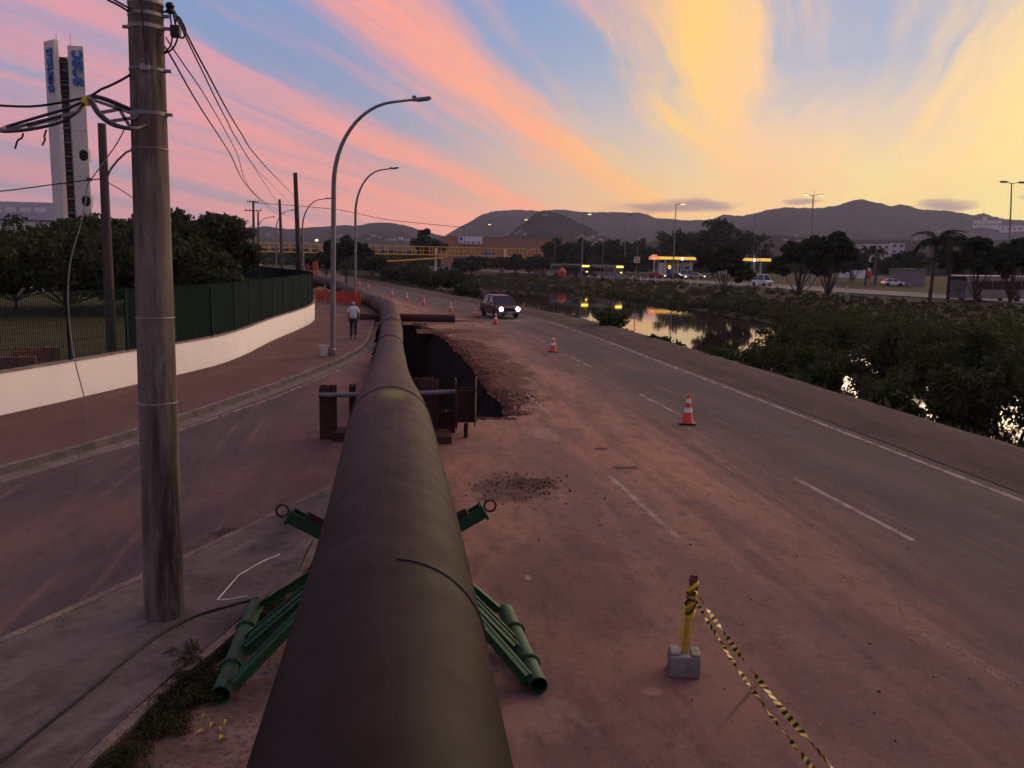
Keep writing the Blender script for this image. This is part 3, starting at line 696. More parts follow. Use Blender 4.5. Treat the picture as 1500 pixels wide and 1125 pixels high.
ring(37, PR+.004, .03, m=MT['pipe']); ring(46, PR+.004, .03, m=MT['pipe']); ring(66, PR+.004, .03, m=MT['pipe'])
tag(ring(4.9, PR+.002, .010, (.015, .42), MT['black'], 'weld_seam'), 'dark open seam running down one side')

# green V-cradle pipe stand
ps = thing('pipe_stand', 'green steel cradle stand with tubular feet under the pipeline', 'pipe stand', (0, 8.6, 0))
oy = Vector((0, 8.6, 0))
gm = MT['green_steel']
for s in (-1, 1):
    a = (G(322, 1036) if s < 0 else G(790, 1022)); b = (G(372, 905) if s < 0 else G(742, 912)); tr_ = .088
    a = Vector((a.x, a.y+.05, tr_))-oy; b = Vector((b.x, b.y+.12, tr_))-oy
    foot = MB().hollow(a, b, tr_, .010, 24).obj('foot_tube', gm, ps, smooth=True)
    for t in (.25, .68):
        c_ = a.lerp(b, t); q = (b-a).to_track_quat('Z', 'Y').to_matrix()
        pts = [c_+q @ Vector((math.cos(k/24*2*math.pi), math.sin(k/24*2*math.pi), 0))*(tr_+.012) for k in range(24)]
        MB().tube(pts, .018, 6, closed=True).obj('clamp_band', gm, ps, smooth=True)
    for t, yy_, zz_ in ((.06, -.12, .93), (.42, .06, .93), (.54, .2, .93), (.98, .5, .90)):
        c_ = a.lerp(b, t); e_ = Vector((s*.30, yy_, zz_-.06)); c2 = c_+Vector((-s*tr_*.9, 0, .02)); e_.x = s*.42
        MB().beam(c2, e_, .022, .15 if t < .9 else .09).obj('strut', gm, ps, bevel=.003)
        MB().beam(c2+Vector((0, -.03, .06)), e_+Vector((0, -.03, .06)), .09, .012).obj('strut_flange', gm, ps)
    # V arm that carries the roller
    root = Vector((s*.12, .15, .84)); tip = Vector((s*1.0, .15, 1.34))
    MB().beam(root, tip, .022, .13).obj('cradle_arm', gm, ps, bevel=.003)
    MB().beam(root+Vector((0, .16, 0)), tip+Vector((0, .16, 0)), .022, .13).obj('cradle_arm', gm, ps, bevel=.003)
    MB().box(tip+Vector((s*.01, .08, -.0)), (.03, .2, .17), Matrix.Rotation(-s*R(30), 3, 'Y')).obj('end_plate', gm, ps, bevel=.003)
    d_ = (tip-root).normalized(); ra = root+d_*.50+Vector((0, .08, .05)); rb = root+d_*.86+Vector((0, .08, .05))
    MB().lathe([(.03, 0), (.075, .01), (.075, .34), (.03, .35)], 16).obj('roller', MT['rust_dark'], ps, smooth=True).matrix_local = Matrix.Translation(ra) @ d_.to_track_quat('Z', 'Y').to_matrix().to_4x4()
    rc = tip+Vector((s*.08, .08, .05)); pts = [rc+Vector((math.cos(k/18*2*math.pi)*.062, 0, math.sin(k/18*2*math.pi)*.062)) for k in range(18)]
    MB().tube(pts, .012, 6, closed=True).obj('eye_ring', MT['rust'], ps, smooth=True)
    # short chain from the foot
    for k in range(7):
        cc_ = a.lerp(b, .22)+Vector((-s*(.12+.055*k), -.12+.03*math.sin(k*2), .02+.035*(k % 2)))
        q = Matrix.Rotation(k*1.4, 3, 'X') @ Matrix.Rotation(.5*k, 3, 'Z'); pts = [cc_+q @ Vector((math.cos(j/10*2*math.pi)*.035, math.sin(j/10*2*math.pi)*.018, 0)) for j in range(10)]
        MB().tube(pts, .006, 4, closed=True).obj('chain_link', MT['galv'], ps, smooth=True)
MB().box((0, .15+.08, .70), (.34, .26, .34)).obj('cradle_block', gm, ps, bevel=.006)
MB().box((0, .23, .27), (.16, .5, .5)).obj('stem', gm, ps, bevel=.006)

# rusty trestle of steel sections further along
tr = thing('steel_trestle', 'rusty steel trestle of plates and posts clasping the pipeline', 'trestle', (0, 19.1, 0))
rm = MT['rust']
def hsec(x, y, z0, z1, w=.36, d=.3, t=.02, rz=0, name='post'):
    q = Matrix.Rotation(rz, 3, 'Z'); mbb = MB()
    for c_, dd in (((0, -d/2, 0), (w, t, z1-z0)), ((0, d/2, 0), (w, t, z1-z0)), ((0, 0, 0), (t, d-t-.002, z1-z0))):
        mbb.box(Vector((x, y, (z0+z1)/2))+q @ Vector(c_), dd, q)
    return mbb.obj(name, rm, tr)
hsec(-1.30, 0, .0, 1.17); hsec(-.78, .25, .0, 1.15, .14)
hsec(.86, .1, 0, 1.32, .5, .3, rz=R(18)); hsec(1.35, .55, .0, .5, .4)
MB().tube([(-1.49, -.2, 1.0), (-.57, -.2, 1.0)], .055, 16).obj('cross_tube', MT['galv'], tr, smooth=True)
MB().tube([(.57, -.2, 1.02), (1.52, -.2, 1.06)], .055, 16).obj('cross_tube', MT['galv'], tr, smooth=True)
for (x, y, rz) in ((1.52, -.1, 0), (1.98, .1, R(-8))):
    MB().add([(-.012, -.3, .25), (-.012, .3, .25), (-.012, .42, .75), (-.012, .3, 1.32), (-.012, -.25, 1.32), (-.012, -.42, .75), (.012, -.3, .25), (.012, .3, .25), (.012, .42, .75), (.012, .3, 1.32), (.012, -.25, 1.32), (.012, -.42, .75)],
             [(5, 4, 3, 2, 1, 0), (6, 7, 8, 9, 10, 11)]+[(i, (i+1) % 6, (i+1) % 6+6, i+6) for i in range(6)]).obj('side_plate', rm, tr).matrix_local = Matrix.Translation((x, y, 0)) @ Matrix.Rotation(rz, 4, 'Z')
MB().box((1.75, 0, .72), (.46, .03, .8)).obj('web_plate', rm, tr); MB().tube([(1.75, -.1, .0), (1.75, -.1, .32)], .05, 10).obj('pin', rm, tr)
MB().tube([(1.52, -.2, 1.06), (1.98, -.15, 1.09)], .018, 8).obj('cross_tube', rm, tr)
MB().box((1.1, -.35, .08), (.55, .9, .16)).obj('base_beam', rm, tr, bevel=.004); MB().box((-1.05, -.1, .10), (.3, .7, .2)).obj('base_beam', rm, tr, bevel=.004)

# rusty tube lying across the trench
ct = MB(); a, b = G(525, 471), G(666, 474); ct.hollow((-1.9, 54.2, .30), (4.15, 53.3, .30), .25, .015, 28)
tag(ct.obj('steel_tube', MT['rust'], smooth=True), 'thick rusty steel tube lying across the end of the trench', 'tube')
# a mound of loose spoil and clods along the trench rim
random.seed(9); mb = MB()
def clod(c, r):
    k = len(mb.v)
    for (x, y, z) in ((1, 0, 0), (-1, 0, 0), (0, 1, 0), (0, -1, 0), (0, 0, .8), (0, 0, -.4)): mb.v.append((c[0]+x*r*random.uniform(.6, 1.3), c[1]+y*r*random.uniform(.6, 1.3), c[2]+z*r*random.uniform(.6, 1.3)))
    for f in ((0, 2, 4), (2, 1, 4), (1, 3, 4), (3, 0, 4), (2, 0, 5), (1, 2, 5), (3, 1, 5), (0, 3, 5)): mb.f.append(tuple(k+i for i in f))
rimx = itp([p[1] for p in rimR], [p[0] for p in rimR])
for i in range(2600):
    y = random.uniform(21.6, 53); d_ = abs(random.gauss(0, .34)); x = rimx(y)+.02+d_*(1+.5*math.sin(y*1.1))
    clod((x, y, .01), random.uniform(.015, .055)*(1.5 if d_ < .25 else 1))
for i in range(260): clod((random.uniform(.9, 3.2), 21.25-abs(random.gauss(0, .12)), .01), random.uniform(.01, .045))
for i in range(170): clod((random.uniform(1, 8), random.uniform(4.5, 45), .004), random.uniform(.006, .022))
for i in range(160):
    y = random.uniform(11.2, 14); clod((random.gauss(2.3, .5), random.gauss(14.6, .5), .004), random.uniform(.01, .035))
tag(mb.obj('loose_soil', MT['soil_red']), 'clods of loose red soil scattered along the trench rim', 'soil', kind='stuff')
for (cx_, cy_, w_, l_, h_, sd_) in ((3.75, 33, .65, 4.5, .16, 1), (3.8, 40, .9, 3.0, .15, 2), (3.5, 27.5, .45, 2.5, .12, 3), (3.2, 47.5, 1.6, 1.5, .25, 4), (3.4, 55.2, 2.6, .7, .3, 5), (3.35, 22.0, .35, .45, .16, 6)):
    mb = MB(); nn = 22
    for j in range(nn):
        for i in range(nn):
            a_, b_ = i/(nn-1)*2-1, j/(nn-1)*2-1; rr = math.hypot(a_, b_); z = .45*h_*max(0, 1-rr**1.3)*(1+.8*mnoise.noise(Vector((a_*3, b_*3, sd_))))+.03*mnoise.noise(Vector((a_*7, b_*7, sd_*3)))*(rr < 1)-.012
            mb.v.append((cx_+a_*w_+.15*mnoise.noise(Vector((b_*3, sd_, 0))), cy_+b_*l_, z))
    for j in range(nn-1):
        for i in range(nn-1): mb.f.append((j*nn+i, j*nn+i+1, (j+1)*nn+i+1, (j+1)*nn+i))
    tag(mb.obj('spoil_heap', MT['soil_red'], smooth=True), kind='structure')

# ------------------------------------------------------------------ traffic cones
cone = thing('traffic_cone', '', 'traffic cone', (0, 0, 0), 0, 'traffic cones dividing the open lane from the works')
MB().box((0, 0, .02), (.40, .40, .04)).obj('base', MT['black'], cone, bevel=.012)
def cr(z): return .145-(.145-.03)*(z-.04)/.71
MB().lathe([(cr(.041)+.012, .041), (cr(.07), .07), (cr(.30), .30)], 20).obj('cone_body', MT['orange'], cone, smooth=True)
MB().lathe([(cr(.30)+.003, .30), (cr(.42)+.003, .42)], 20).obj('white_band', MT['cone_white'], cone, smooth=True)
MB().lathe([(cr(.42), .42), (cr(.54), .54)], 20).obj('cone_body', MT['orange'], cone, smooth=True)
MB().lathe([(cr(.54)+.003, .54), (cr(.64)+.003, .64)], 20).obj('white_band', MT['cone_white'], cone, smooth=True)
MB().lathe([(cr(.64), .64), (cr(.75), .75), (.012, .755)], 20).obj('cone_body', MT['orange'], cone, smooth=True)
cps = [(1007, 621), (810, 515.5), (726, 474.7), (696.5, 465), (660.5, 456.8), (621, 447), (596, 440), (574.7, 434.7), (539.5, 424), (526.7, 419.5), (503, 413)]
random.seed(3)
for i, q in enumerate(cps):
    g_ = G(*q); lab = 'orange and white traffic cone, %s in the row counted from the taped stake' % ORD[i]
    if i == 0: o = cone; o['label'] = lab
    else: o = dup(cone, (0, 0, 0), label=lab)
    o.location = (g_.x, g_.y, .002); o.rotation_euler = (0, 0, random.uniform(-.6, .6))

# ------------------------------------------------------------------ concrete block, yellow stake, striped tape
bk = G(1001, 985); bx, by = bk.x, bk.y
bl_ = thing('concrete_block', 'small chipped concrete block holding up the yellow stake', 'block', (bx, by, 0), R(-14))
mbb = MB().box((0, 0, .105), (.30, .24, .21))
bo = mbb.obj('block_body', MT['concrete'], bl_, bevel=.012)
for (x, y) in ((-.095, .01), (.105, .0)): MB().box((x, y, .222), (.085, .2, .024)).obj('chipped_rim', MT['concrete'], bl_, bevel=.008)
st = thing('stake', 'yellow wooden stake wrapped in tape, standing in the concrete block', 'stake', (bx, by, .211), R(-14))
MB().add(*(lambda z0, z1, w, dx: ([(-w, -.02, z0), (w, -.02, z0), (w, .02, z0), (-w, .02, z0), (-w+dx, -.02, z1), (w+dx, -.02, z1), (w+dx, .02, z1), (-w+dx, .02, z1)], [(3, 2, 1, 0), (4, 5, 6, 7), (0, 1, 5, 4), (1, 2, 6, 5), (2, 3, 7, 6), (3, 0, 4, 7)]))(0, .70, .034, .05)).obj('shaft', MT['yellow'], st)
MB().add(*(lambda z0, z1, w, dx: ([(-w+.05, -.024, z0), (w+.05, -.024, z0), (w+.05, .024, z0), (-w+.05, .024, z0), (-w+dx, -.024, z1), (w+dx, -.024, z1), (w+dx, .024, z1), (-w+dx, .024, z1)], [(3, 2, 1, 0), (4, 5, 6, 7), (0, 1, 5, 4), (1, 2, 6, 5), (2, 3, 7, 6), (3, 0, 4, 7)]))(.701, .80, .036, .057)).obj('raw_end', MT['brownwood'], st)
random.seed(5)
for k in range(9):                                   # wound and trailing tape round the stake head
    z = .42+.032*k; dx = .05*z/.7; pts = [(dx+math.cos(a*.785)*.047, math.sin(a*.785)*.036, z+.05*math.sin(a*.785+k)) for a in range(8)]
    MB().tube(pts, .014, 4, closed=True).obj('tape_wrap', MT['tape_k'] if k % 2 else MT['tape_y'], st)
for s in (-1, 1): MB().add([(s*.045, -.026, .52), (s*.052, -.026, .5), (s*.05, -.028, .18), (s*.02, -.028, .16)], [(0, 1, 2, 3)]).obj('tape_tail', MT['tape_y'], st)
def tape(a, b, sag, w, seg, twist, name, label):
    root = thing(name, label, 'barrier tape', a); N_ = seg; pts = []
    for k in range(N_+1):
        t = k/N_; p_ = Vector(b)-Vector(a); p_ = p_*t; p_.z -= sag*4*t*(1-t); pts.append(p_)
    for k in range(N_):
        ang = []
        for t in (k, k+1): ang.append(twist*math.sin(t*.35)+t*.06)
        d_ = (pts[k+1]-pts[k]).normalized(); sd_ = d_.cross(Vector((0, 0, 1))).normalized(); u_ = sd_.cross(d_)
        o0 = (sd_*math.cos(ang[0])+u_*math.sin(ang[0]))*w; o1 = (sd_*math.cos(ang[1])+u_*math.sin(ang[1]))*w
        sk = d_*(w*.5)
        MB().add([pts[k]-o0-sk, pts[k]+o0+sk, pts[k+1]+o1+sk, pts[k+1]-o1-sk], [(0, 1, 2, 3)]).obj('tape_stripe', MT['tape_y'] if k % 2 else MT['tape_k'], root)
    return root
top = Vector((bx+.06, by-.01, .211+.66))
tape(top, Vector((2.9, 4.15, .75)), .10, .023, 80, 1.0, 'barrier_tape', 'black and yellow striped tape sagging from the stake, the broader upper strand')
tape(top+Vector((0, 0, -.08)), Vector((2.80, 4.15, .70)), .12, .018, 80, 2.2, 'barrier_tape', 'black and yellow striped tape twisted into a thin lower strand below the broad one')
# scraps of yellow tape by the stand
random.seed(8)
for k, (x, y) in enumerate([(300, 1050), (322, 1068), (325, 1080), (295, 1072), (310, 1062), (330, 1058)]):
    g_ = G(x, y, .02); s_ = random.uniform(.03, .06); an = random.uniform(0, 3)
    MB().add([(g_.x-s_*math.cos(an), g_.y-s_*math.sin(an), .01), (g_.x+.02, g_.y-.01, .05), (g_.x+s_*math.cos(an), g_.y+s_*math.sin(an), .012), (g_.x-.02, g_.y+.03, .03)], [(0, 1, 2, 3)])
    o = MB().add([(-s_*math.cos(an), -s_*math.sin(an), .0), (.02, -.01, .04), (s_*math.cos(an), s_*math.sin(an), .002), (-.02, .03, .02)], [(0, 1, 2, 3)]).obj('tape_scrap', MT['tape_y'])
    o.location = (g_.x, g_.y, .012); tag(o, 'torn scrap of yellow tape on the soil by the green foot tube', 'tape scrap', 'torn tape scraps on the soil')

# ------------------------------------------------------------------ near utility pole
pb = G(241, 900, .14)
up_ = thing('utility_pole', 'thick stained concrete utility pole standing on the traffic island', 'utility pole', (pb.x, pb.y, .14))
ptop = AT(211, -60, pb.y)
def pl_at(z): t = (z-.14)/(ptop.z-.14); return Vector(((ptop.x-pb.x)*t, 0, z-.14))
prz = lambda z: .205-.048*(z-.14)/7
zs = np.linspace(.14, ptop.z+1.2, 24)
MB().tube([pl_at(z) for z in zs], [prz(z) for z in zs], 40).obj('shaft', MT['pole'], up_, smooth=True)
def pband(py, h, m, name='band', out=.006):
    z = AT(225, py, pb.y).z; c_ = pl_at(z); r_ = prz(z)+out
    MB().lathe([(r_-.004, -h/2), (r_, -h/2+.004), (r_, h/2-.004), (r_-.004, h/2)], 36, c_).obj(name, m, up_, smooth=True); return c_, r_
for py, h, m in ((5, .05, MT['metal_band']), (24, .035, MT['metal_band']), (42, .04, MT['metal_band']), (104, .03, MT['galv_dark']), (168, .04, MT['galv_dark']), (219, .012, MT['metal_band']), (465, .016, MT['metal_band']), (589, .016, MT['metal_band'])):
    c_, r_ = pband(py, h, m)
    if py in (24, 42, 104, 168):
        MB().box(c_+Vector((r_+.025, -.02, 0)), (.06, .03, .03)).obj('bolt', MT['galv_dark'], up_, bevel=.003)
    if py == 42:
        MB().box(c_+Vector((-r_-.02, -.02, 0)), (.05, .03, .03)).obj('bolt', MT['galv_dark'], up_, bevel=.003)
        MB().box(c_+Vector((r_+.11, -.02, -.02)), (.09, .09, .11)).obj('splice_box', MT['cable'], up_, bevel=.01)
    if py == 104: MB().box(c_+Vector((.02, -r_-.01, 0)), (.09, .015, .06)).obj('bracket_plate', MT['metal_band'], up_, bevel=.003)
MB().tube([AT(205, -6, pb.y-.2)-Vector((pb.x, pb.y, .14)), AT(210, 40, pb.y-.2)-Vector((pb.x, pb.y, .14)), AT(214, 95, pb.y-.2)-Vector((pb.x, pb.y, .14))], .008, 6).obj('ground_wire', MT['cable'], up_)
MB().tube([AT(236, 17, pb.y)-Vector((pb.x, pb.y, .14)), AT(254, 18, pb.y)-Vector((pb.x, pb.y, .14))], .012, 6).obj('insulator_pin', MT['galv_dark'], up_)
MB().lathe([(.03, -.05), (.045, -.03), (.03, -.01), (.045, .02), (.03, .05)], 12, AT(249, 12, pb.y)-Vector((pb.x, pb.y, .14))).obj('insulator', MT['cable'], up_, smooth=True)

# ------------------------------------------------------------------ cables
def cable(pts, r, label, name='power_cable', m=None, sub=10):
    q = []
    P = [pts[0]]+list(pts)+[pts[-1]]
    for i in range(1, len(P)-2):
        for k in range(sub):
            t = k/sub; a, b, c_, d_ = P[i-1], P[i], P[i+1], P[i+2]
            q.append(.5*((2*b)+(c_-a)*t+(2*a-5*b+4*c_-d_)*t*t+(3*b-a-3*c_+d_)*t**3))
    q.append(P[-1])
    o = MB().tube([p_-q[0] for p_ in q], r, 6).obj(name, m or MT['cable'], smooth=True); o.location = q[0]
    return tag(o, label, 'cable', 'overhead cables')
Yp = pb.y
PX2 = 75.0      # far pole carrying the same cables
def run(pts, label, r=.014):
    """pixel waypoints with depths growing from the near pole to the far pole"""
    n = len(pts); q = []
    for i, (x, y, d_) in enumerate(pts): q.append(AT(x, y, d_))
    return cable(q, r, label)
run([(250, 8, Yp), (266, 36, 10.2), (300, 100, 12.5), (350, 190, 17.5), (390, 245, 27), (432, 288, 75)], 'overhead cable bundle leaving the concrete pole top, highest of the fan', .013)
run([(252, 14, Yp), (268, 46, 10.2), (292, 95, 12), (330, 172, 16), (366, 235, 24), (408, 300, 75)], 'overhead cable second from the top of the fan leaving the concrete pole', .010)
run([(253, 16, Yp), (275, 60, 10.4), (310, 132, 13.5), (352, 212, 19.5), (386, 258, 30), (433, 305, 75)], 'thin overhead cable running between the two highest of the fan', .006)
run([(236, 62, Yp), (250, 82, 10), (290, 152, 12.5), (335, 222, 17.5), (372, 284, 30), (410, 318, 75)], 'overhead cable kinked below the splice box of the concrete pole', .011)
run([(243, 55, Yp), (262, 84, 10.2), (305, 148, 13.5), (345, 220, 20), (380, 290, 34), (436, 326, 75)], 'slack overhead cable, the lowest of the fan leaving the concrete pole', .008)
run([(158, 0, Yp-.6), (176, 9, Yp-.3), (193, 20, Yp)], 'short cable arriving at the pole top beside a second cable', .010)
run([(164, -2, Yp-.6), (180, 7, Yp-.3), (196, 16, Yp)], 'short cable arriving at the pole top just above its neighbour', .010)
cable([AT(*q, Yp) for q in ((254, 20), (260, 48), (267, 56), (272, 45), (262, 25), (257, 35), (260, 55), (252, 72), (236, 80))], .009, 'looped cable drop curling beside the concrete pole top', 'cable_loop')
cable([AT(*q, Yp) for q in ((249, 18), (252, 50), (250, 66), (242, 76), (235, 79))], .008, 'short curved cable drop behind the loop at the pole top', 'cable_loop')
cable([AT(*q, Yp-.1) for q in ((196, 106), (180, 116), (160, 126), (148, 131), (130, 141), (90, 150), (40, 156), (-40, 152))], .012, 'sagging messenger cable leading from the concrete pole over the cable reels')
cable([AT(*q, 30) for q in ((-30, 283), (20, 278), (80, 270), (128, 264), (150, 262))], .02, 'thin cable running to the slim pole behind the fence')
cable([AT(*q, 30) for q in ((156, 266), (180, 280), (205, 296), (260, 322), (330, 345))], .015, 'thin cable leaving the slim pole past the concrete pole')
cable([AT(*q, Yp) for q in ((128, 270), (122, 315), (103, 385), (100, 450), (108, 520), (124, 585), (127, 612), (121, 645), (108, 698))], .006, 'pale slack wire dangling in mid air over the left road', 'dangling_wire', MT['cable_pale'])
cable([AT(*q, Yp) for q in ((182, 190), (170, 212), (150, 240), (134, 262), (128, 270))], .006, 'pale wire end hooked down from the cable reel', 'dangling_wire', MT['cable_pale'])
cable([AT(*q, 150) for q in ((372, 297), (440, 302), (500, 308), (570, 322), (680, 333))], .05, 'faint overhead cable crossing in front of the far hills')
# slack cable reels
def reel(px, label, rr, spokes):
    root = thing('cable_reel', label, 'cable reel', AT(*px[0], Yp-.15), 0, 'slack cable reels hung by the concrete pole')
    o_ = root.location.copy(); loop = [AT(x, y, Yp-.15+dy)-o_ for x, y, dy in px2]
    for k in range(3):
        off = Vector((.004*k, .03*k-.03, .012*k)); sub = []
        n = len(loop)
        for i in range(n):
            a, b, c_, d_ = loop[i-1], loop[i], loop[(i+1) % n], loop[(i+2) % n]
            for j in range(5):
                t = j/5; sub.append(off+.5*((2*b)+(c_-a)*t+(2*a-5*b+4*c_-d_)*t*t+(3*b-a-3*c_+d_)*t**3))
        MB().tube(sub, rr, 6, closed=True).obj('cable_coil', MT['cable'] if k < 2 else MT['galv_dark'], root, smooth=True)
    for (a, b) in spokes: MB().beam(AT(*a, Yp-.15)-o_, AT(*b, Yp-.15)-o_, .02, .03).obj('spoke', MT['galv_dark'], root)
    return root
px2 = [(131, 143, 0), (150, 146, .1), (180, 158, .2), (205, 170, .25), (216, 180, .1), (208, 188, -.1), (190, 190, -.25), (165, 184, -.25), (146, 170, -.2), (136, 155, -.1)]
reel([(131, 143)], 'round slack cable reel with spokes hung against the concrete pole', .012, [((148, 165), (175, 160)), ((160, 178), (200, 172)), ((175, 160), (190, 185)), ((136, 146), (210, 172))])
px2 = [(122, 151, 0), (100, 160, .1), (60, 172, .2), (20, 184, .25), (2, 190, .1), (8, 194, -.1), (45, 191, -.25), (85, 182, -.25), (108, 170, -.2), (118, 160, -.1)]
reel([(122, 151)], 'long narrow slack cable reel seen edge on, away from the concrete pole', .012, [((10, 190), (110, 165)), ((40, 185), (90, 172))])
q_ = AT(126, 148, Yp-.2); o = MB().box((0, 0, 0), (.075, .02, .085), Matrix.Rotation(R(12), 3, 'Y')).obj('cable_tag', MT['tape_y'], bevel=.002); o.location = q_; tag(o, 'yellow plastic tag clipped between the two cable reels', 'tag')
for k, pth in enumerate((((34, 195), (32, 202), (26, 206), (22, 218)), ((68, 190), (65, 200), (66, 204), (62, 213)))):
    cable([AT(x, y, Yp-.15) for x, y in pth], .009, ('curled', 'straight')[k]+' dark tape end hanging under the narrow cable reel', 'tape_end')
# cable lying over the island
cq = [G(x, y, .152) for x, y in ((-40, 1140), (0, 1115), (60, 1068), (120, 1020), (180, 970), (225, 935), (280, 905), (330, 889), (378, 876))]
o = cable(cq, .016, 'black cable snaking over the concrete of the traffic island', 'ground_cable'); del o['group']

# ------------------------------------------------------------------ boundary wall and mesh fence
wl = thing('boundary_wall', 'low white painted wall curving along the pavement under the green fence', 'wall', (0, 0, 0))
WLd = dense(WL[1:], 1.6)
strip('wall_body', WLd, -.22, 0, .02, 1.13, MT['wall'], wl)
strip('coping', WLd, -.25, .02, 1.132, 1.17, MT['coping'], wl, jit=.008)
fn = thing('mesh_fence', 'dark green panel fence along the top of the white boundary wall', 'fence', (0, 0, 1.17))
acc = 0; stn = []
P = WL[1:]; segs = list(zip(P[:-1], P[1:]))
def along(s):
    for a, b in segs:
        l = math.dist(a, b)
        if s <= l: return Vector((a[0]+(b[0]-a[0])*s/l, a[1]+(b[1]-a[1])*s/l))
        s -= l
    return Vector(P[-1])
tot = sum(math.dist(a, b) for a, b in segs)
# first post placed so that posts fall where the photo shows them
s = 1.0; ss = []
while s < tot: ss.append(s); s += 2.5 if s < 140 else 5.0
ZT = 1.80
for i in range(len(ss)-1):
    a, b = along(ss[i]), along(ss[i+1]); d_ = (b-a); l = d_.length; d_ /= l; nr = Vector((d_.y, -d_.x)); a = a-nr*.11; b = b-nr*.11; ang = math.atan2(d_.y, d_.x)
    if a.y > 2: MB().box((a.x, a.y, ZT/2), (.07, .07, ZT+.02), Matrix.Rotation(ang, 3, 'Z')).obj('post', MT['green_post'], fn)
    if b.y < 2: continue
    mbb = MB(); q = Matrix.Rotation(ang, 3, 'Z'); c_ = (a+b)/2
    see = b.y < 28.6
    if see:
        n = int(l/.075)
        for k in range(1, n):
            p_ = a+d_*(l*k/n); mbb.box((p_.x, p_.y, ZT/2), (.012, .012, ZT-.02), q)
        for z in (.06, .5, .95, 1.4, ZT-.05): mbb.box((c_.x, c_.y, z), (l-.08, .012, .014), q)
    else:
        mbb.box((c_.x, c_.y, ZT/2), (l-.072, .012, ZT-.02), q); mbb.box((c_.x, c_.y, ZT-.02), (l-.072, .03, .03), q)
    mbb.obj('fence_panel', MT['green_post'] if see else MT['green_dark'], fn)

# ------------------------------------------------------------------ street lamps with swan-neck arms
def swan(name, label, base, H_, reach, m, head=None, r=.075, group='swan-neck street lamps along the pavement', rz=0, lean=.02, stubs=True):
    root = thing(name, label, 'street lamp', base, rz, group)
    pts = [(0, 0, 0), (lean*.4*H_, 0, H_*.4), (lean*H_*.66, 0, H_*.66)]; x0, z0 = lean*H_*.66, H_*.66; hz_ = H_-z0
    for k in range(1, 13):
        a = k/12*math.pi/2*.93; pts.append((x0+reach*.80*(1-math.cos(a)), 0, z0+hz_*.97*math.sin(a)))
    e = Vector(pts[-1]); tipp = Vector((reach, 0, H_)); pts.append(tuple(tipp))
    rs = [r*(1-.55*i/(len(pts)-1)) for i in range(len(pts))]
    MB().tube(pts, rs, 14).obj('post', m, root, smooth=True)
    MB().lathe([(r*1.5, 0), (r*1.5, .25), (r*1.05, .3)], 14).obj('base_sleeve', m, root, smooth=True)
    d_ = (tipp-e).normalized(); hb = MB(); c_ = tipp+d_*.32
    hb.box(c_, (.72, .30, .10), Matrix.Rotation(-math.atan2(d_.z, d_.x), 3, 'Y'), taper=(.86, .7)); hb.obj('lamp_head', m, root, bevel=.02)
    MB().box(c_+Vector((.04, 0, -.065)), (.48, .22, .03), Matrix.Rotation(-math.atan2(d_.z, d_.x), 3, 'Y')).obj('lens', head or MT['glass_pane'], root)
    if stubs: MB().box(tipp+Vector((.02, 0, .1)), (.16, .12, .09)).obj('photocell', m, root, bevel=.01)
    return root
b1 = G(487, 521, .15); t1 = AT(606, 146, b1.y)
swan('street_lamp', 'tall grey swan-neck street lamp with a cream bucket at its foot', (b1.x, b1.y, .15), t1.z-.15, t1.x-b1.x, MT['galv'], r=.10)
b2 = Vector((AT(520.5, 440, 71.5).x, 71.5, .15)); t2 = AT(572, 247, 71.5)
swan('street_lamp', 'grey swan-neck street lamp rising beside the orange netting', b2, t2.z-.15, t2.x-b2.x, MT['galv'], r=.11, lean=.01)
for k, (bxx, tx, ty, Y) in enumerate(((444, 478, 291, 100), (405, 427, 308, 128), (377, 398, 318, 165))):
    b_ = AT(bxx, 395, Y); t_ = AT(tx, ty, Y)
    swan('street_lamp', ['swan-neck street lamp just past the tall dark leaning pole', 'small swan-neck street lamp between the two dark poles over the fence', 'small swan-neck street lamp behind the pole with crossarms'][k], (b_.x, Y, .15), t_.z-.15, t_.x-b_.x, MT['galv_dark'], r=.10, lean=.0)
bq = G(479, 520, .15); bu = thing('bucket', 'cream plastic bucket standing against the grey lamp post', 'bucket', (b1.x-.32, b1.y-.05, .15))
MB().lathe([(.14, 0), (.17, .38), (.185, .385), (.185, .42), (.16, .42), (.13, .03)], 18).obj('bucket_body', MT['cream'], bu, smooth=True)
pts = [(.18*math.cos(a), 0, .40+.10*math.sin(a)) for a in np.linspace(0, math.pi, 10)]; MB().tube(pts, .006, 5).obj('handle', MT['galv_dark'], bu)
# poles on the left
def wpole(label, px, ptop_, Y, r=.15, arms=(), m='wood', lean=0, z0=.15):
    a = AT(px, 400, Y); t_ = AT(ptop_[0], ptop_[1], Y); root = thing('utility_pole', label, 'utility pole', (a.x, Y, z0), 0, 'poles along the far pavement')
    d_ = Vector((t_.x-a.x, 0, t_.z-z0)); MB().tube([(0, 0, 0), d_*.5, d_], [r*1.15, r, r*.85], 12).obj('shaft', MT[m], root, smooth=True)
    for (zf, w_) in arms:
        c_ = d_*zf; MB().box(c_+Vector((0, -r-.06, 0)), (w_, .1, .12)).obj('crossarm', MT['wood'], root)
        for s in (-.45, -.2, .2, .45): MB().lathe([(.03, 0), (.06, .06), (.03, .1), (.05, .16)], 8, c_+Vector((w_*s, -r-.06, .06))).obj('insulator', MT['cable'], root)
    return root
wp = wpole('tall dark leaning utility pole with bunched cables at mid height', 439, (432.5, 253), PX2, .20)
MB().box((-.05, -.3, 3.1), (.5, .3, .7)).obj('cable_box', MT['cable'], wp, bevel=.05); MB().box((-.02, -.25, 4.3), (.18, .2, .9)).obj('cable_bundle', MT['cable'], wp, bevel=.05)
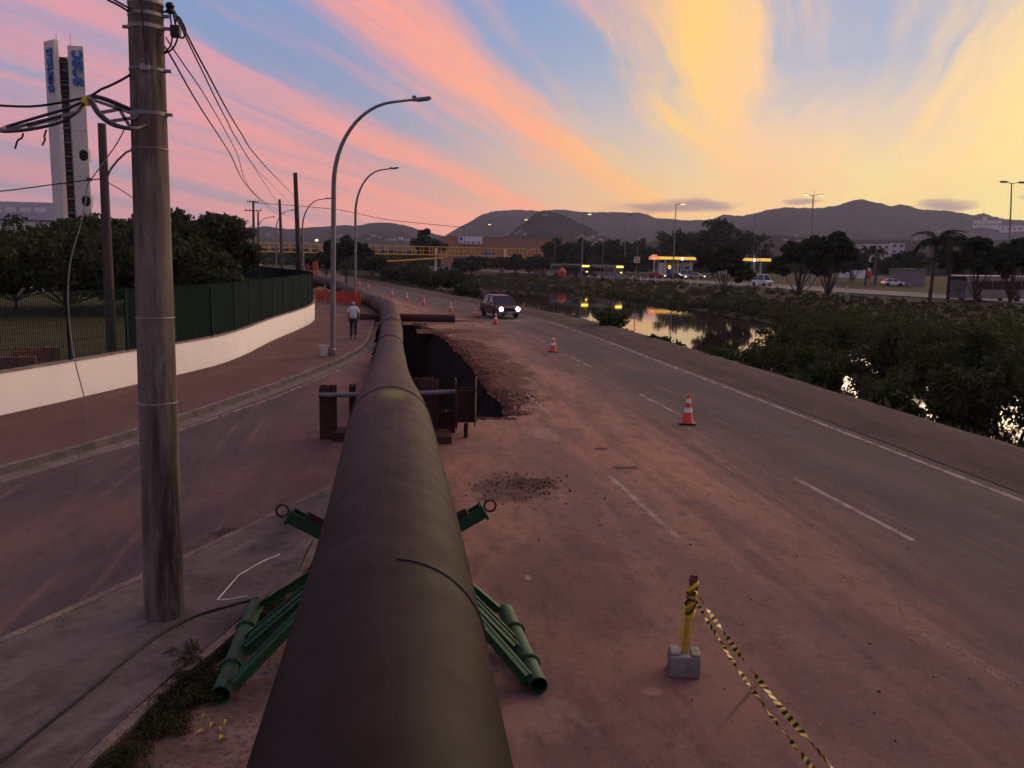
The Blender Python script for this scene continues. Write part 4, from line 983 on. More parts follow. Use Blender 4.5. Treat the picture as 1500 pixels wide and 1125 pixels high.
MB().tube([(.28, .1, 0), (.26, .1, 5.6)], .10, 10).obj('brace_post', MT['concrete'], wp, smooth=True)
wpole('plain dark utility pole between the leaning pole and the crossarm pole', 414, (409.5, 292), 110, .18)
wpole('dark utility pole with two short crossarms near its top', 372, (371, 294), 122, .17, ((.985, 1.6), (.88, 2.2)))
wpole('short plain pole close beside the pole with crossarms', 379, (378, 310), 135, .14)
wpole('far small utility pole with one crossarm behind the round trees', 352, (351, 321), 150, .14, ((.97, 3.0),))
lp = wpole('slim weathered pole with a curved lamp arm inside the fence', 158, (149, 181), 30, .15, (), 'wood', z0=-.03); lp['group'] = 'poles along the far pavement'
bq = lp.location; MB().tube([AT(x, y, 30)-bq for x, y in ((156, 262), (162, 248), (172, 235), (185, 223), (199, 217), (215, 214))], .035, 8).obj('lamp_arm', MT['galv_dark'], lp, smooth=True)
MB().box(AT(221, 214, 30)-bq, (.5, .2, .1)).obj('lamp_head', MT['galv_dark'], lp, bevel=.02)
MB().box(AT(131, 263, 30)-bq, (.14, .1, .1)).obj('splice', MT['cable'], lp)

# orange safety netting across the pavement
nn_ = thing('safety_netting', 'sagging orange plastic netting across the pavement below the pipeline', 'netting', (0, 0, .15))
npx = [(463, 441.5), (476, 441), (489, 443), (503, 444.5), (519, 446), (528, 449)]
nb_ = [G(x, y, .15) for x, y in npx]
for i, p_ in enumerate(nb_):
    MB().tube([(p_.x, p_.y, 0), (p_.x+.03, p_.y, 1.22 if i != 1 else 1.4)], .03, 8).obj('stake', MT['cream'] if i == 1 else MT['orange_steel'], nn_)
mbb = MB()
for a, b in zip(nb_[:-1], nb_[1:]):
    for k in range(14):
        t = k/14; p_ = a.lerp(b, t); sg = .22*math.sin(t*math.pi)
        mbb.box((p_.x, p_.y, (1.1-sg)/2+.03), (.035, .008, 1.1-sg))
    for z in np.linspace(.06, 1.12, 13):
        for k in range(8):
            t0, t1_ = k/8, (k+1)/8; f = z/1.12
            p0 = a.lerp(b, t0); p1 = a.lerp(b, t1_)
            mbb.beam((p0.x, p0.y, z-f*.22*math.sin(t0*math.pi)), (p1.x, p1.y, z-f*.22*math.sin(t1_*math.pi)), .008, .05)
mbb.obj('net', MT['net'], nn_)

# ------------------------------------------------------------------ walking man
def skin(name, verts, edges, radii, m, parent, sub=2, root=0):
    me = bpy.data.meshes.new(name); me.from_pydata(verts, edges, []); ob = bpy.data.objects.new(name+'_tmp', me); COL.objects.link(ob)
    ob.modifiers.new('skin', 'SKIN'); 
    for i, sv in enumerate(me.skin_vertices[0].data): sv.radius = (radii[i], radii[i]) if not isinstance(radii[i], tuple) else radii[i]; sv.use_root = (i == root)
    ss_ = ob.modifiers.new('sub', 'SUBSURF'); ss_.levels = sub; ss_.render_levels = sub
    dg = bpy.context.evaluated_depsgraph_get(); dg.update(); m2 = bpy.data.meshes.new_from_object(ob.evaluated_get(dg)); m2.name = name
    bpy.data.objects.remove(ob); m2.materials.clear(); m2.materials.append(m); m2.shade_smooth()
    o = bpy.data.objects.new(name, m2); COL.objects.link(o); o.parent = parent; return o
gpos = G(518, 496, .15)
pe = thing('person', 'man in a pale short-sleeved shirt and dark jeans walking away along the pavement', 'person', (gpos.x, gpos.y, .15), R(-4))
V = [(0, 0, .95), (0, .01, 1.12), (0, .0, 1.32), (0, .01, 1.47), (0, .02, 1.56), (0, .035, 1.65), (0, .03, 1.73),       # 0-6 pelvis..head
     (-.18, -.005, 1.43), (-.245, -.03, 1.17), (-.235, .06, .95), (-.225, .09, .87),                                        # 7-10 left arm
     (.18, -.005, 1.43), (.25, .0, 1.17), (.245, .09, .96), (.235, .12, .88),                                               # 11-14 right arm
     (-.10, 0, .9), (-.105, .07, .5), (-.11, -.02, .1), (-.115, .1, .03), (.10, 0, .9), (.10, -.01, .5), (.10, -.17, .13), (.105, -.08, .035)]
Ed = [(0, 1), (1, 2), (2, 3), (3, 4), (4, 5), (5, 6), (3, 7), (7, 8), (8, 9), (9, 10), (3, 11), (11, 12), (12, 13), (13, 14), (0, 15), (15, 16), (16, 17), (17, 18), (0, 19), (19, 20), (20, 21), (21, 22)]
Rd = [.13, .13, .15, .075, .055, .085, .075, .06, .042, .032, .036, .06, .042, .032, .036, .085, .058, .042, .045, .085, .058, .042, .045]
# fingers
for hand, s in ((10, -1), (14, 1)):
    hx, hy, hz_ = V[hand]
    for k in range(4):
        i = len(V); V += [(hx+s*.004, hy-.02+.018*k, hz_-.045), (hx-s*.006, hy-.012+.018*k, hz_-.085+.006*abs(k-1.5))]; Ed += [(hand, i), (i, i+1)]; Rd += [.0095, .008]
    i = len(V); V += [(hx-s*.02, hy+.045, hz_-.01), (hx-s*.024, hy+.055, hz_-.045)]; Ed += [(hand, i), (i, i+1)]; Rd += [.011, .009]
skin('body', V, Ed, Rd, MT['skin'], pe)
skin('shirt', [(0, 0, .93), (0, .01, 1.12), (0, .0, 1.33), (0, .01, 1.47), (-.185, -.005, 1.425), (-.24, -.02, 1.22), (.185, -.005, 1.425), (.245, 0, 1.22)], [(0, 1), (1, 2), (2, 3), (3, 4), (4, 5), (3, 6), (6, 7)], [.175, .175, .195, .10, .09, .078, .09, .078], MT['shirt'], pe)
skin('trousers', [(0, 0, .97), (-.10, 0, .88), (-.105, .07, .5), (-.11, -.02, .1), (.10, 0, .88), (.10, -.01, .5), (.10, -.165, .14)], [(0, 1), (1, 2), (2, 3), (0, 4), (4, 5), (5, 6)], [.15, .112, .082, .072, .112, .082, .072], MT['jeans'], pe)
skin('hair', [(0, -.0, 1.625), (0, .012, 1.69), (0, .02, 1.75)], [(0, 1), (1, 2)], [.072, .088, .072], MT['hair'], pe)
for i, (x, y, z, dz) in enumerate(((-.115, .08, .035, 0), (.105, -.11, .045, .03))):
    skin('shoe', [(x, y-.13, z+dz), (x, y, z), (x, y+.1, z-.005)], [(0, 1), (1, 2)], [.05, .052, .045], MT['shoe'], pe)

# ------------------------------------------------------------------ vehicles (front faces local -y)
WHEEL = {}
def wheel(root, x, y, r=.31, w=.2):
    if r not in WHEEL:
        a = MB().lathe([(r*.62, -w/2), (r*.92, -w/2), (r, -w/2+.03), (r, w/2-.03), (r*.92, w/2), (r*.62, w/2)], 22); b = MB().lathe([(r*.1, -w/2+.03), (r*.62, -w/2+.012), (r*.62, w/2-.012), (r*.1, w/2-.03)], 16)
        WHEEL[r] = (a, b)
    a, b = WHEEL[r]; t_ = a.obj('wheel', MT['tyre'], root, smooth=True); t_.rotation_euler = (0, R(90), 0); t_.location = (x, y, r)
    b.obj('rim', MT['rim'], t_, smooth=True)
def car(label, paint, loc, rz, lights=None, group='cars', tail=False, tall=0.0, van=False, name='car', plate=True):
    root = thing(name, label, 'van' if van else 'car', loc, rz, group); L_, Wd = 4.1, .82
    z1 = .92+tall*.3
    prof = [(-2.03, .42), (-2.05, .60), (-1.98, .76), (-1.0, .90), (1.2, .95), (1.98, .92), (2.05, .6), (2.0, .36), (1.62, .30), (1.55, .56), (1.25, .68), (.95, .56), (.88, .28), (-.86, .28), (-.93, .56), (-1.23, .68), (-1.53, .56), (-1.6, .30), (-1.95, .30)]
    if van: prof[2:6] = [(-2.0, .9), (-1.35, 1.05), (1.5, 1.1), (2.04, 1.1)]
    MB().prismx(prof, -Wd, Wd).obj('body', paint, root, smooth=True, bevel=.05)
    zt = 1.42+tall; a0, a1, b0, b1_ = (-1.0, -.35, 1.35, 1.85) if not van else (-1.35, -.8, 1.95, 2.02); zb = .9 if not van else 1.06
    def q(y, z, s): t = (z-zb)/(zt-zb); return (s*(Wd-.05-.14*t), y, z)
    # roof slab and pillars in body colour, panes between
    mbb = MB().add([q(a1, zt, -1), q(a1, zt, 1), q(b0, zt, 1), q(b0, zt, -1), *( (p_[0]*.97, p_[1], zt+.045) for p_ in (q(a1+.12, zt, -1), q(a1+.12, zt, 1), q(b0-.1, zt, 1), q(b0-.1, zt, -1)))], [(3, 2, 1, 0), (4, 5, 6, 7), (0, 1, 5, 4), (1, 2, 6, 5), (2, 3, 7, 6), (3, 0, 4, 7)])
    mbb.obj('roof', paint, root, bevel=.02)
    for s in (-1, 1):
        for (ya, yb) in ((a0, a1), (.35, .38), (b1_, b0)):
            MB().beam(Vector(q(ya, zb, s)), Vector(q(yb, zt, s)), .06, .07).obj('pillar', paint, root)
        yv = lambda y, f: y
        for (p0, p1, p2, p3) in ((a0+.10, .31, .33, a1+.03), (.41, b1_-.12, b0-.03, .41)):
            MB().add([q(p0, zb, s*.99), q(p1, zb, s*.99), q(p2, zt, s*.99), q(p3, zt, s*.99)], [(0, 1, 2, 3)]).obj('side_window', MT['glass_pane'], root)
        mr = MB().box((s*(Wd+.09), a0+.25, zb+.10), (.17, .09, .12)).obj('mirror', paint, root, bevel=.02)
        wheel(root, s*(Wd-.09), -1.24); wheel(root, s*(Wd-.09), 1.25)
        hl = MB().lathe([(.02, .03), (.13, 0), (.13, -.05)], 16).obj('headlight', MT[lights] if lights else MT['rim'], root, smooth=True); hl.rotation_euler = (R(90), 0, 0); hl.location = (s*.60, -2.06, .66)
        MB().box((s*.66, 2.065, .72), (.2, .03, .22)).obj('tail_lamp', MT['tail'] if tail else MT['red_dark'], root)
        MB().box((s*(Wd+.004), .1, .75), (.012, .14, .03)).obj('door_handle', MT['galv_dark'], root)
    MB().add([q(a0, zb, -.93), q(a0, zb, .93), q(a1, zt, .93), q(a1, zt, -.93)], [(0, 1, 2, 3)]).obj('windscreen', MT['glass'], root)
    MB().add([q(b1_, zb, -.93), q(b1_, zb, .93), q(b0, zt, .93), q(b0, zt, -.93)], [(3, 2, 1, 0)]).obj('rear_window', MT['glass'], root)
    MB().box((0, -2.065, .64), (.86, .03, .16)).obj('grille', MT['black'], root); MB().box((0, -2.08, .42), (1.62, .08, .16)).obj('bumper', MT['galv_dark'], root, bevel=.02)
    MB().box((0, -2.125, .43), (.40, .012, .12)).obj('number_plate', MT['silver'], root); MB().box((0, 2.07, .45), (1.6, .08, .16)).obj('bumper', MT['galv_dark'], root, bevel=.02)
    return root
cp = G(737, 466); car('dark car with both headlights lit approaching past the cones', MT['carpaint'], (cp.x-.1, 59.6, .004), R(12), 'headlight', 'vehicles near and far', tall=.06)
def bus(label, loc, rz, paint, display=True, Lb=11.0, group='buses across the river'):
    root = thing('bus', label, 'bus', loc, rz, group); Hb, Wb = 3.05, 1.25
    MB().prismx([(-Lb/2, .35), (-Lb/2-.06, 1.2), (-Lb/2+.12, Hb-.05), (-Lb/2+.4, Hb), (Lb/2-.2, Hb), (Lb/2, Hb-.2), (Lb/2, .35)], -Wb, Wb).obj('body', paint, root, bevel=.08)
    n = 6
    for s in (-1, 1):
        for k in range(n):
            y0 = -Lb/2+.9+k*(Lb-1.4)/n; MB().box((s*(Wb+.004), y0+(Lb-1.4)/n/2, 1.92), (.02, (Lb-1.4)/n-.12, 1.0)).obj('side_window', MT['glass'], root)
        wheel(root, s*(Wb-.14), -Lb/2+2.4, .48, .28); wheel(root, s*(Wb-.14), Lb/2-2.8, .48, .28)
        MB().box((s*.9, -Lb/2-.06, .75), (.26, .05, .2)).obj('headlight', MT['silver'], root)
    MB().box((0, -Lb/2-.02, 1.75), (2.2, .05, 1.15), Matrix.Rotation(R(-4), 3, 'X')).obj('windscreen', MT['glass'], root)
    MB().box((0, -Lb/2-.005, 2.68), (1.9, .12, .36)).obj('destination_display', MT['amber'] if display else MT['glass'], root)
    MB().box((.35, -Lb/2-.1, 1.35), (.5, .04, .22)).obj('lit_panel', MT['amber'] if display else MT['glass'], root)
    return root
for k, (px, py, rz) in enumerate(((834, 404.5, 22), (849, 406, 14), (894, 407.5, 24))):
    g_ = G(px, py, .02); bus(['white bus with a broad amber display, nearest the orange kiosk tent', 'bus with a narrow amber display half hidden behind a lamp post', 'bus with amber display beside the bare tree and white bollards'][k], (g_.x, g_.y+5, .02), R(rz), MT['bus_grey'] if k != 1 else MT['carpaint'])
g_ = G(1462, 442, .02); bus('long white bus with dark windows passing behind the riverside trees', (g_.x+.5, g_.y+2, .02), R(-74), MT['bus_grey'], False, 12)
def cat(px, py, **k):
    g_ = G(px, py, .02); return (g_.x, g_.y, .02)
car('red car parked at the filling station by the blue column', MT['red'], cat(962, 407.5), R(60), 'white_light', 'vehicles near and far')
car('dark car with a lit headlight beside the white van', MT['carpaint'], cat(992, 409), R(55), 'white_light', 'vehicles near and far')
car('white van parked in front of the filling station kiosk', MT['white'], cat(1008, 408), R(70), None, 'vehicles near and far', tall=.65, van=True, name='van')
car('silver car with a lit headlight next to the white van', MT['silver'], cat(1020, 408.5), R(60), 'white_light', 'vehicles near and far')
car('white van standing between the two round riverside trees', MT['white'], cat(1116, 419), R(20), None, 'vehicles near and far', tall=.6, van=True, name='van')
car('white car with glowing tail lights on the far road', MT['white'], cat(1308, 419), R(78), None, 'vehicles near and far', tail=True)

# ------------------------------------------------------------------ vegetation
def leaves(cents, n, size, rng, flat=.0, elong=1.5):
    """n small leaf quads round given clump centres (x, y, z, r)"""
    c = np.array(cents); wts = c[:, 3]**2; idx = rng.choice(len(c), n, p=wts/wts.sum())
    d = rng.normal(size=(n, 3)); d /= np.linalg.norm(d, axis=1)[:, None]; rad = rng.random(n)**.42
    P_ = c[idx, :3]+d*(c[idx, 3]*rad)[:, None]*np.array([1, 1, .75])
    a = rng.normal(size=(n, 3)); a[:, 2] *= (1-flat); a /= np.linalg.norm(a, axis=1)[:, None]
    b = np.cross(a, rng.normal(size=(n, 3))); b /= np.linalg.norm(b, axis=1)[:, None]
    s = size*(.6+.8*rng.random(n))[:, None]
    A, B_ = a*s*elong*.5, b*s*.5
    v_ = np.stack([P_-A, P_+B_*.9-A*.1, P_+A, P_-B_*.9-A*.1], 1).reshape(-1, 3)
    return v_
def leafobj(name, v_, m, parent):
    n = len(v_)//4; me = bpy.data.meshes.new(name); me.vertices.add(len(v_)); me.vertices.foreach_set('co', v_.astype(np.float32).ravel())
    me.loops.add(4*n); me.loops.foreach_set('vertex_index', np.arange(4*n, dtype=np.int32)); me.polygons.add(n); me.polygons.foreach_set('loop_start', np.arange(0, 4*n, 4, dtype=np.int32))
    try: me.polygons.foreach_set('loop_total', np.full(n, 4, dtype=np.int32))
    except Exception: pass
    me.update(calc_edges=True); me.validate(); me.materials.append(m); o = bpy.data.objects.new(name, me); COL.objects.link(o); o.parent = parent; return o
def tree(label, loc, H_, rx, trunk_h, n, leaf, seed, group, m='leaf_a', ry=None, lobes=9, name='tree', tr=None, spread=1.0, cat='tree'):
    rng = np.random.default_rng(seed); rnd = random.Random(seed); ry = ry or rx
    root = thing(name, label, cat, loc, rnd.uniform(0, 6), group); cz = (H_+trunk_h)/2; hz_ = (H_-trunk_h)/2; tr = tr or max(.08, H_*.022)
    mbb = MB(); mbb.tube([(0, 0, -.15), (.05*rnd.uniform(-1, 1), .03, trunk_h*.5), (.1*rnd.uniform(-1, 1), .1*rnd.uniform(-1, 1), trunk_h), (0, 0, cz)], [tr*1.3, tr, tr*.8, tr*.4], 8)
    cents = []
    for k in range(lobes):
        an = k/lobes*2*math.pi*1.618*2+rnd.uniform(-.3, .3); rr = math.sqrt((k+.5)/lobes)*.74*spread; zz = cz+hz_*(.62*(1-rr)+rnd.uniform(-.42, .34)); s_ = rnd.uniform(.30, .46)
        c_ = (math.cos(an)*rr*rx, math.sin(an)*rr*ry, zz); L_ = min(rx, ry)*s_
        st_ = Vector((0, 0, trunk_h*rnd.uniform(.7, 1.0))); e_ = Vector(c_); mid_ = st_.lerp(e_, .55)+Vector((0, 0, -.08*H_*rnd.random()))
        mbb.tube([st_, mid_, e_], [tr*.5, tr*.32, tr*.1], 5)
        for j in range(9):
            q = rng.normal(size=3); q /= np.linalg.norm(q); rad = L_*(.75+.35*rnd.random()); cents.append((c_[0]+q[0]*rad*.8, c_[1]+q[1]*rad*.8, c_[2]+q[2]*rad*.55, L_*rnd.uniform(.28, .5)))
    mbb.obj('trunk', MT['trunk'], root, smooth=True)
    v_ = leaves(cents, n, leaf, rng); keep = None
    leafobj('crown', v_, MT[m], root); return root
def bush(label, loc, w, h, n, leaf, seed, group, m='leaf_c', stems=9, d=None, name='shrub'):
    rng = np.random.default_rng(seed); rnd = random.Random(seed); d = d or w; root = thing(name, label, 'shrub', loc, 0, group); mbb = MB(); cents = []
    for k in range(stems):
        an = rnd.uniform(0, 6.28); rr = math.sqrt(rnd.random()); e_ = Vector((math.cos(an)*rr*w/2, math.sin(an)*rr*d/2, h*(.55+.45*rnd.random())*(1-.35*rr)))
        mid_ = Vector((e_.x*.45, e_.y*.45, e_.z*.55)); b_ = Vector((e_.x*.25, e_.y*.25, -.2)); mbb.tube([b_, mid_, e_], [.03+.008*h, .02, .006], 5)
        for t in np.linspace(.3, 1.05, 7):
            p_ = (b_*(1-t)**2+mid_*2*t*(1-t)+e_*t*t); cents.append((p_.x+rnd.uniform(-.1, .1)*w, p_.y+rnd.uniform(-.1, .1)*d, max(.1, p_.z), rnd.uniform(.08, .17)*w))
    mbb.obj('stems', MT['trunk'], root, smooth=True); leafobj('foliage', leaves(cents, n, leaf, rng, elong=2.2), MT[m], root); return root
GT = 'trees inside the fenced ground'
def at0(px, Y, z=0): q = AT(px, 400, Y); return (q.x, Y, z)
tree('broad dark tree spreading in front of the low white sheds', at0(20, 64), 5.3, 7.0, .7, 22000, .23, 1, GT, spread=1.15, lobes=16)
tree('broad dark tree below the twin-slab tower', at0(95, 60), 4.7, 6.0, .6, 20000, .23, 2, GT, lobes=15, spread=1.1)
tree('dark tree with a tuft standing above its crown beside the slim pole', at0(160, 66), 5.9, 5.6, .6, 20000, .23, 3, GT, lobes=14)
tree('dark tree largely hidden behind the concrete pole', at0(222, 62), 5.4, 5.0, .6, 18000, .23, 4, GT, lobes=13)
tree('tallest rounded tree of the fenced ground, above the red portable toilets', at0(272, 70), 7.1, 5.2, 1.2, 22000, .23, 5, GT, lobes=15)
tree('rounded tree at the end of the row nearest the crossarm pole', at0(326, 74), 6.2, 3.8, 1.0, 16000, .23, 6, GT, lobes=13)
bush('leafy bush growing behind the fence by the portable toilets', at0(350, 62), 4.0, 2.8, 3000, .2, 7, 'bushes inside the fence')
bush('small bush beside the red portable toilets', at0(258, 100), 3.0, 1.8, 1200, .22, 8, 'bushes inside the fence')
# between road and river, far stretch
GR = 'trees and bushes along the near river bank'
for k, (px, Y, H_, rx, lab) in enumerate(((507, 132, 6.6, 4.0, 'dense tree by the road under the yellow footbridge'), (478, 150, 4.2, 3.2, 'tree behind the orange rig by the road'), (545, 150, 3.8, 3.2, 'low rounded tree between the second lamp and the footbridge ramp'), (628, 300, 12.5, 7.0, 'tall dark tree standing above the footbridge deck'))):
    tree(lab, at0(px, Y, 0), H_, rx, H_*.22, 7000, .30 if Y < 200 else .6, 30+k, GR, 'leaf_b')
for k, (px, py, w_, h_, lab) in enumerate(((575, 414, 6.0, 3.0, 'bush on the bank below the footbridge ramp'), (622, 421, 6.5, 3.6, 'rounded bush on the bank level with the middle cones'), (660, 418, 6.0, 2.6, 'low bush on the bank past the rounded one'), (605, 408, 8, 3.2, 'wide bush at the river bend'), (688, 436, 2.6, 2.2, 'small pale bush at the water edge behind the dark car'), (892, 483, 2.6, 1.7, 'leafy bush on the verge above the pink water'), (962, 503, 1.3, .55, 'small broad-leaved plant at the verge edge'), (1050, 527, 2.0, .6, 'low weeds at the verge edge where the tall shrubs begin'))):
    g_ = G(px, py, -.2); bush(lab, (g_.x, g_.y, -.35 if k != 4 else -.6), w_, h_, 2600 if k < 5 else 1500, .30 if k < 5 else (.13 if k == 5 else .12), 50+k, GR, 'leaf_b' if k < 4 else 'leaf_c', 12)
# tall shrubs on the near bank, right
GS = 'tall shrubs along the river below the verge'
sh = [(24.6, 49, 3.6, 2.7), (20.6, 42.5, 3.0, 2.4), (24.5, 44, 4.0, 3.0), (17.4, 37.5, 2.6, 1.8), (21.0, 39.5, 3.6, 2.7), (25.5, 40, 5, 3.2), (18.6, 34.2, 2.4, 1.9), (23.4, 35.5, 4.2, 3.2), (17.0, 33, 2.0, 1.4), (19.0, 30.5, 3.0, 2.5), (22.3, 31.5, 3.4, 3.0), (26, 34, 5, 3.6), (17.6, 28.2, 2.0, 1.6), (20.4, 27.2, 3.0, 2.9), (24.5, 29, 4.4, 3.6), (18.2, 24.6, 2.4, 2.1), (22, 25, 3.4, 3.3), (19.6, 21.8, 3.0, 2.9), (16.0, 35.8, 1.4, .9), (16.2, 30.8, 1.5, 1.0), (16.6, 26, 1.6, 1.1)]
for k, (x, y, w_, h_) in enumerate(sh):
    z = -1.5 if x > 17 else -1.0
    big_ = h_ > 2
    bush('%s shrub in the thicket beside the verge, %s along from the pink water' % ('tall leafy' if big_ else 'low leafy', ORD[k] if k < 20 else 'last'), (x, y, z), w_, h_+.7, 7000 if big_ else 1500, .095, 80+k, GS, 'leaf_c' if k % 3 else 'leaf_d', 16)
# scrub covering the far side of the river: one mass of weeds
rng = np.random.default_rng(77); cents = []
for i in range(1700):
    y = rng.uniform(22, 110); xf = XF(y)+1.5; x = xf+rng.uniform(-1.5, 1)+rng.random()*max(6, XR(y)-6-xf)
    if y > 84 and x > XR(y)-8: continue
    r_ = rng.uniform(.3, .9)*(1.1 if x < xf+7 else .45); cents.append((x, y, terrain(x, y)+r_*.35, r_))
for i in range(600):
    y = rng.uniform(110, 235); xf = XF(y); x = xf+rng.random()**1.6*max(4, (XR(y)-xf)*.75); r_ = rng.uniform(.4, .9); cents.append((x, y, terrain(x, y)+r_*.2, r_))
v_ = leaves(cents, 150000, .13, rng, elong=2.6)
o = leafobj('bank_scrub', v_, MT['leaf_d'], None); tag(o, 'dense weeds and scrub covering the far river bank', 'scrub', kind='stuff')
cents = []
for i in range(700):
    y = rng.uniform(14, 190); x = XB(y)+.5+rng.random()**1.5*(XW(y)-XB(y)-.3); r_ = rng.uniform(.15, .45)*(1+y/120); cents.append((x, y, terrain(x, y)+r_*.3, r_))
o = leafobj('bank_weeds', leaves(cents, 26000, .16, rng, elong=3), MT['leaf_d'], None); tag(o, 'weeds on the slope of the near river bank', 'weeds', kind='stuff')
# grass tufts in the soil by the island kerb
cents = []
for i in range(150):
    t = rng.random(); yy_ = 5.2+t*6.0; x = np.interp(yy_, [4.2, 6.7, 8.2, 11], [-2.9, -2.25, -1.85, -1.0])+abs(rng.normal(0, .2)); cents.append((x, yy_, .05, rng.uniform(.05, .13)))
for (a_, b_) in ((275, 965), (285, 985), (265, 1000), (300, 1010), (240, 1040), (190, 1100)):
    g_ = G(a_, b_, .08)
    for i in range(9): cents.append((g_.x+rng.normal(0, .09), g_.y+rng.normal(0, .12), .10, rng.uniform(.05, .12)))
o = leafobj('grass_tufts', leaves(cents, 14000, .012, rng, elong=7), MT['leaf_d'], None); tag(o, 'grass tufts growing in the soil along the island kerb', 'grass', kind='stuff')
# across the river
GF = 'trees across the river'
for k, (px, py, Y, H_, rx, lab, mm) in enumerate((
    (1062, 0, 122, 6.6, 4.3, 'round dark tree on the bank in front of the filling station', 'leaf_b'), (1172, 0, 108, 8.0, 3.9, 'tall dense tree on the bank past the white van', 'leaf_b'), (1215, 0, 104, 8.2, 3.6, 'dense tree joined to its neighbour left of the small palms', 'leaf_b'),
    (1432, 0, 87, 7.6, 3.0, 'tree beside the large palm in front of the white bus', 'leaf_b'), (1484, 0, 85, 7.7, 3.1, 'tree over the tail of the white bus', 'leaf_b'), (1405, 0, 120, 8.2, 4.4, 'tree filling the gap behind the large palm', 'leaf_b'),
    (1000, 0, 262, 14.5, 10, 'huge dark tree behind the filling station canopy, the one nearer the red arch', 'leaf_b'), (1045, 0, 265, 16.5, 11, 'huge dark tree behind the filling station, the tallest of three', 'leaf_b'), (1085, 0, 262, 14, 9, 'huge dark tree behind the filling station, beside the bare masts', 'leaf_b'),
    (818, 0, 262, 9.5, 7, 'dark tree behind the row of buses, beside the footbridge end', 'leaf_b'), (850, 0, 270, 11, 8, 'dark tree behind the row of buses, the middle one', 'leaf_b'), (905, 0, 255, 10, 8, 'dark tree behind the small red and white sign', 'leaf_b'), (935, 0, 280, 10.5, 8, 'dark tree standing off behind the red arch', 'leaf_b'),
    (735, 0, 245, 4.6, 3.6, 'small round tree beside the lamp post near the orange building', 'leaf_a'), (755, 0, 240, 4.8, 3.6, 'small round tree, second in the row below the orange building', 'leaf_a'), (775, 0, 236, 4.6, 3.6, 'small round tree, third in the row below the orange building', 'leaf_a'), (795, 0, 232, 4.8, 3.8, 'small round tree by the blue awning', 'leaf_a'),
    (690, 0, 230, 3.8, 5, 'dark spreading tree under the footbridge', 'leaf_b'), (1320, 0, 190, 7, 6, 'tree behind the far car with tail lights', 'leaf_b'), (1250, 0, 200, 7, 5, 'tree beside the white house behind the small palms', 'leaf_b'), (912, 0, 208, 5.2, 2.4, 'small dark tree beside the third bus', 'leaf_b'))):
    b_ = AT(px, 400, Y); zz = terrain(b_.x, Y); tree(lab, (b_.x, Y, zz), H_-zz, rx, H_*.07, 12000 if Y < 150 else 5000, .26 if Y < 150 else .55, 120+k, GF, mm, lobes=11)
# distant woodland mass at the foot of the hills
cents = []
for i in range(900):
    y = rng.uniform(340, 620); x = rng.uniform(-.34, .82)*y; r_ = rng.uniform(2.5, 5.5); cents.append((x, y, rng.uniform(0, 5), r_))
o = leafobj('distant_woodland', leaves(cents, 45000, 2.0, rng), MT['leaf_b'], None); tag(o, 'dark distant woodland at the foot of the hills', 'woodland', kind='stuff')
# palms
def palm(label, loc, H_, fr, nf, seed, group='palms across the river'):
    rnd = random.Random(seed); root = thing('palm_tree', label, 'palm tree', loc, 0, group)
    zs_ = np.linspace(0, H_, 8); MB().tube([(.1*math.sin(z*.4+seed), .08*math.cos(z*.3), z-.2*(z == 0)) for z in zs_], [H_*.032*(1-.45*i/7) for i in range(8)], 10).obj('trunk', MT['trunk'], root, smooth=True)
    mbb = MB(); m_ = 24                             # one frond: rachis and hanging leaflets
    cur = lambda t: (fr*(t-.22*t*t), fr*(.62*t-1.12*t*t))
    for i in range(2, m_):
        t = i/(m_-1); x, z = cur(t); w_ = fr*.34*math.sin(min(1, t*.95+.1)*math.pi)**.6+.06
        for s in (-1, 1):
            j_ = rnd.uniform(.8, 1.15); mbb.add([(x, 0, z), (x+.03*fr, 0, z), (x+.10*fr*j_, s*w_*.55, z-w_*.62*j_)], [(0, 1, 2)])
    mbb.tube([(cur(t)[0], 0, cur(t)[1]) for t in np.linspace(0, 1, 9)], [.035*fr/3]*8+[.008], 5)
    first = None
    for k in range(nf):
        if first is None: o = mbb.obj('frond', MT['palm'], root, fix=False); first = o
        else: o = first.copy(); COL.objects.link(o); o.parent = root
        o.location = (.1*math.sin(H_*.4+seed), .08*math.cos(H_*.3), H_-.05); o.rotation_euler = (0, R(rnd.uniform(-50, 30)), k*2.399+rnd.uniform(-.2, .2)); s_ = rnd.uniform(.85, 1.1); o.scale = (s_,)*3
    return root
for k, (px, Y, H_, fr, lab) in enumerate(((1367, 88, 6.8, 3.2, 'large palm with arching fronds in front of the far road'), (1269, 168, 7.0, 3.2, 'small palm beside the red oval sign'), (1283, 176, 7.2, 3.0, 'small palm behind the pale post'), (1246, 182, 7.0, 3.0, 'small palm before the white house'), (1392, 92, 6.6, 2.8, 'palm half hidden behind the large palm'))):
    b_ = AT(px, 400, Y); palm(lab, (b_.x, Y, terrain(b_.x, Y)), H_-terrain(b_.x, Y), fr, 22, 5+k)

# ------------------------------------------------------------------ twin-slab tower with lettering
TY = 120.0
a_ = AT(66, 60, TY); b_ = AT(125, 68, TY); base = AT(96, 400, TY)
tw = thing('sign_tower', 'tall pale twin-slab tower with blue vertical lettering and round openings', 'tower', (base.x+1.2, TY, -.05), R(6))
ztop = AT(108, 66, TY).z; ztl = AT(72, 58, TY).z; o_ = tw.location
def lx(px, py): return AT(px, py, TY).x-o_.x
def facade(mbb, x0, x1, y0, y1, z1): mbb.box(((x0+x1)/2, (y0+y1)/2, z1/2), (x1-x0, y1-y0, z1))
rx0, rx1 = lx(97, 66)+.1, lx(120, 66)+.05
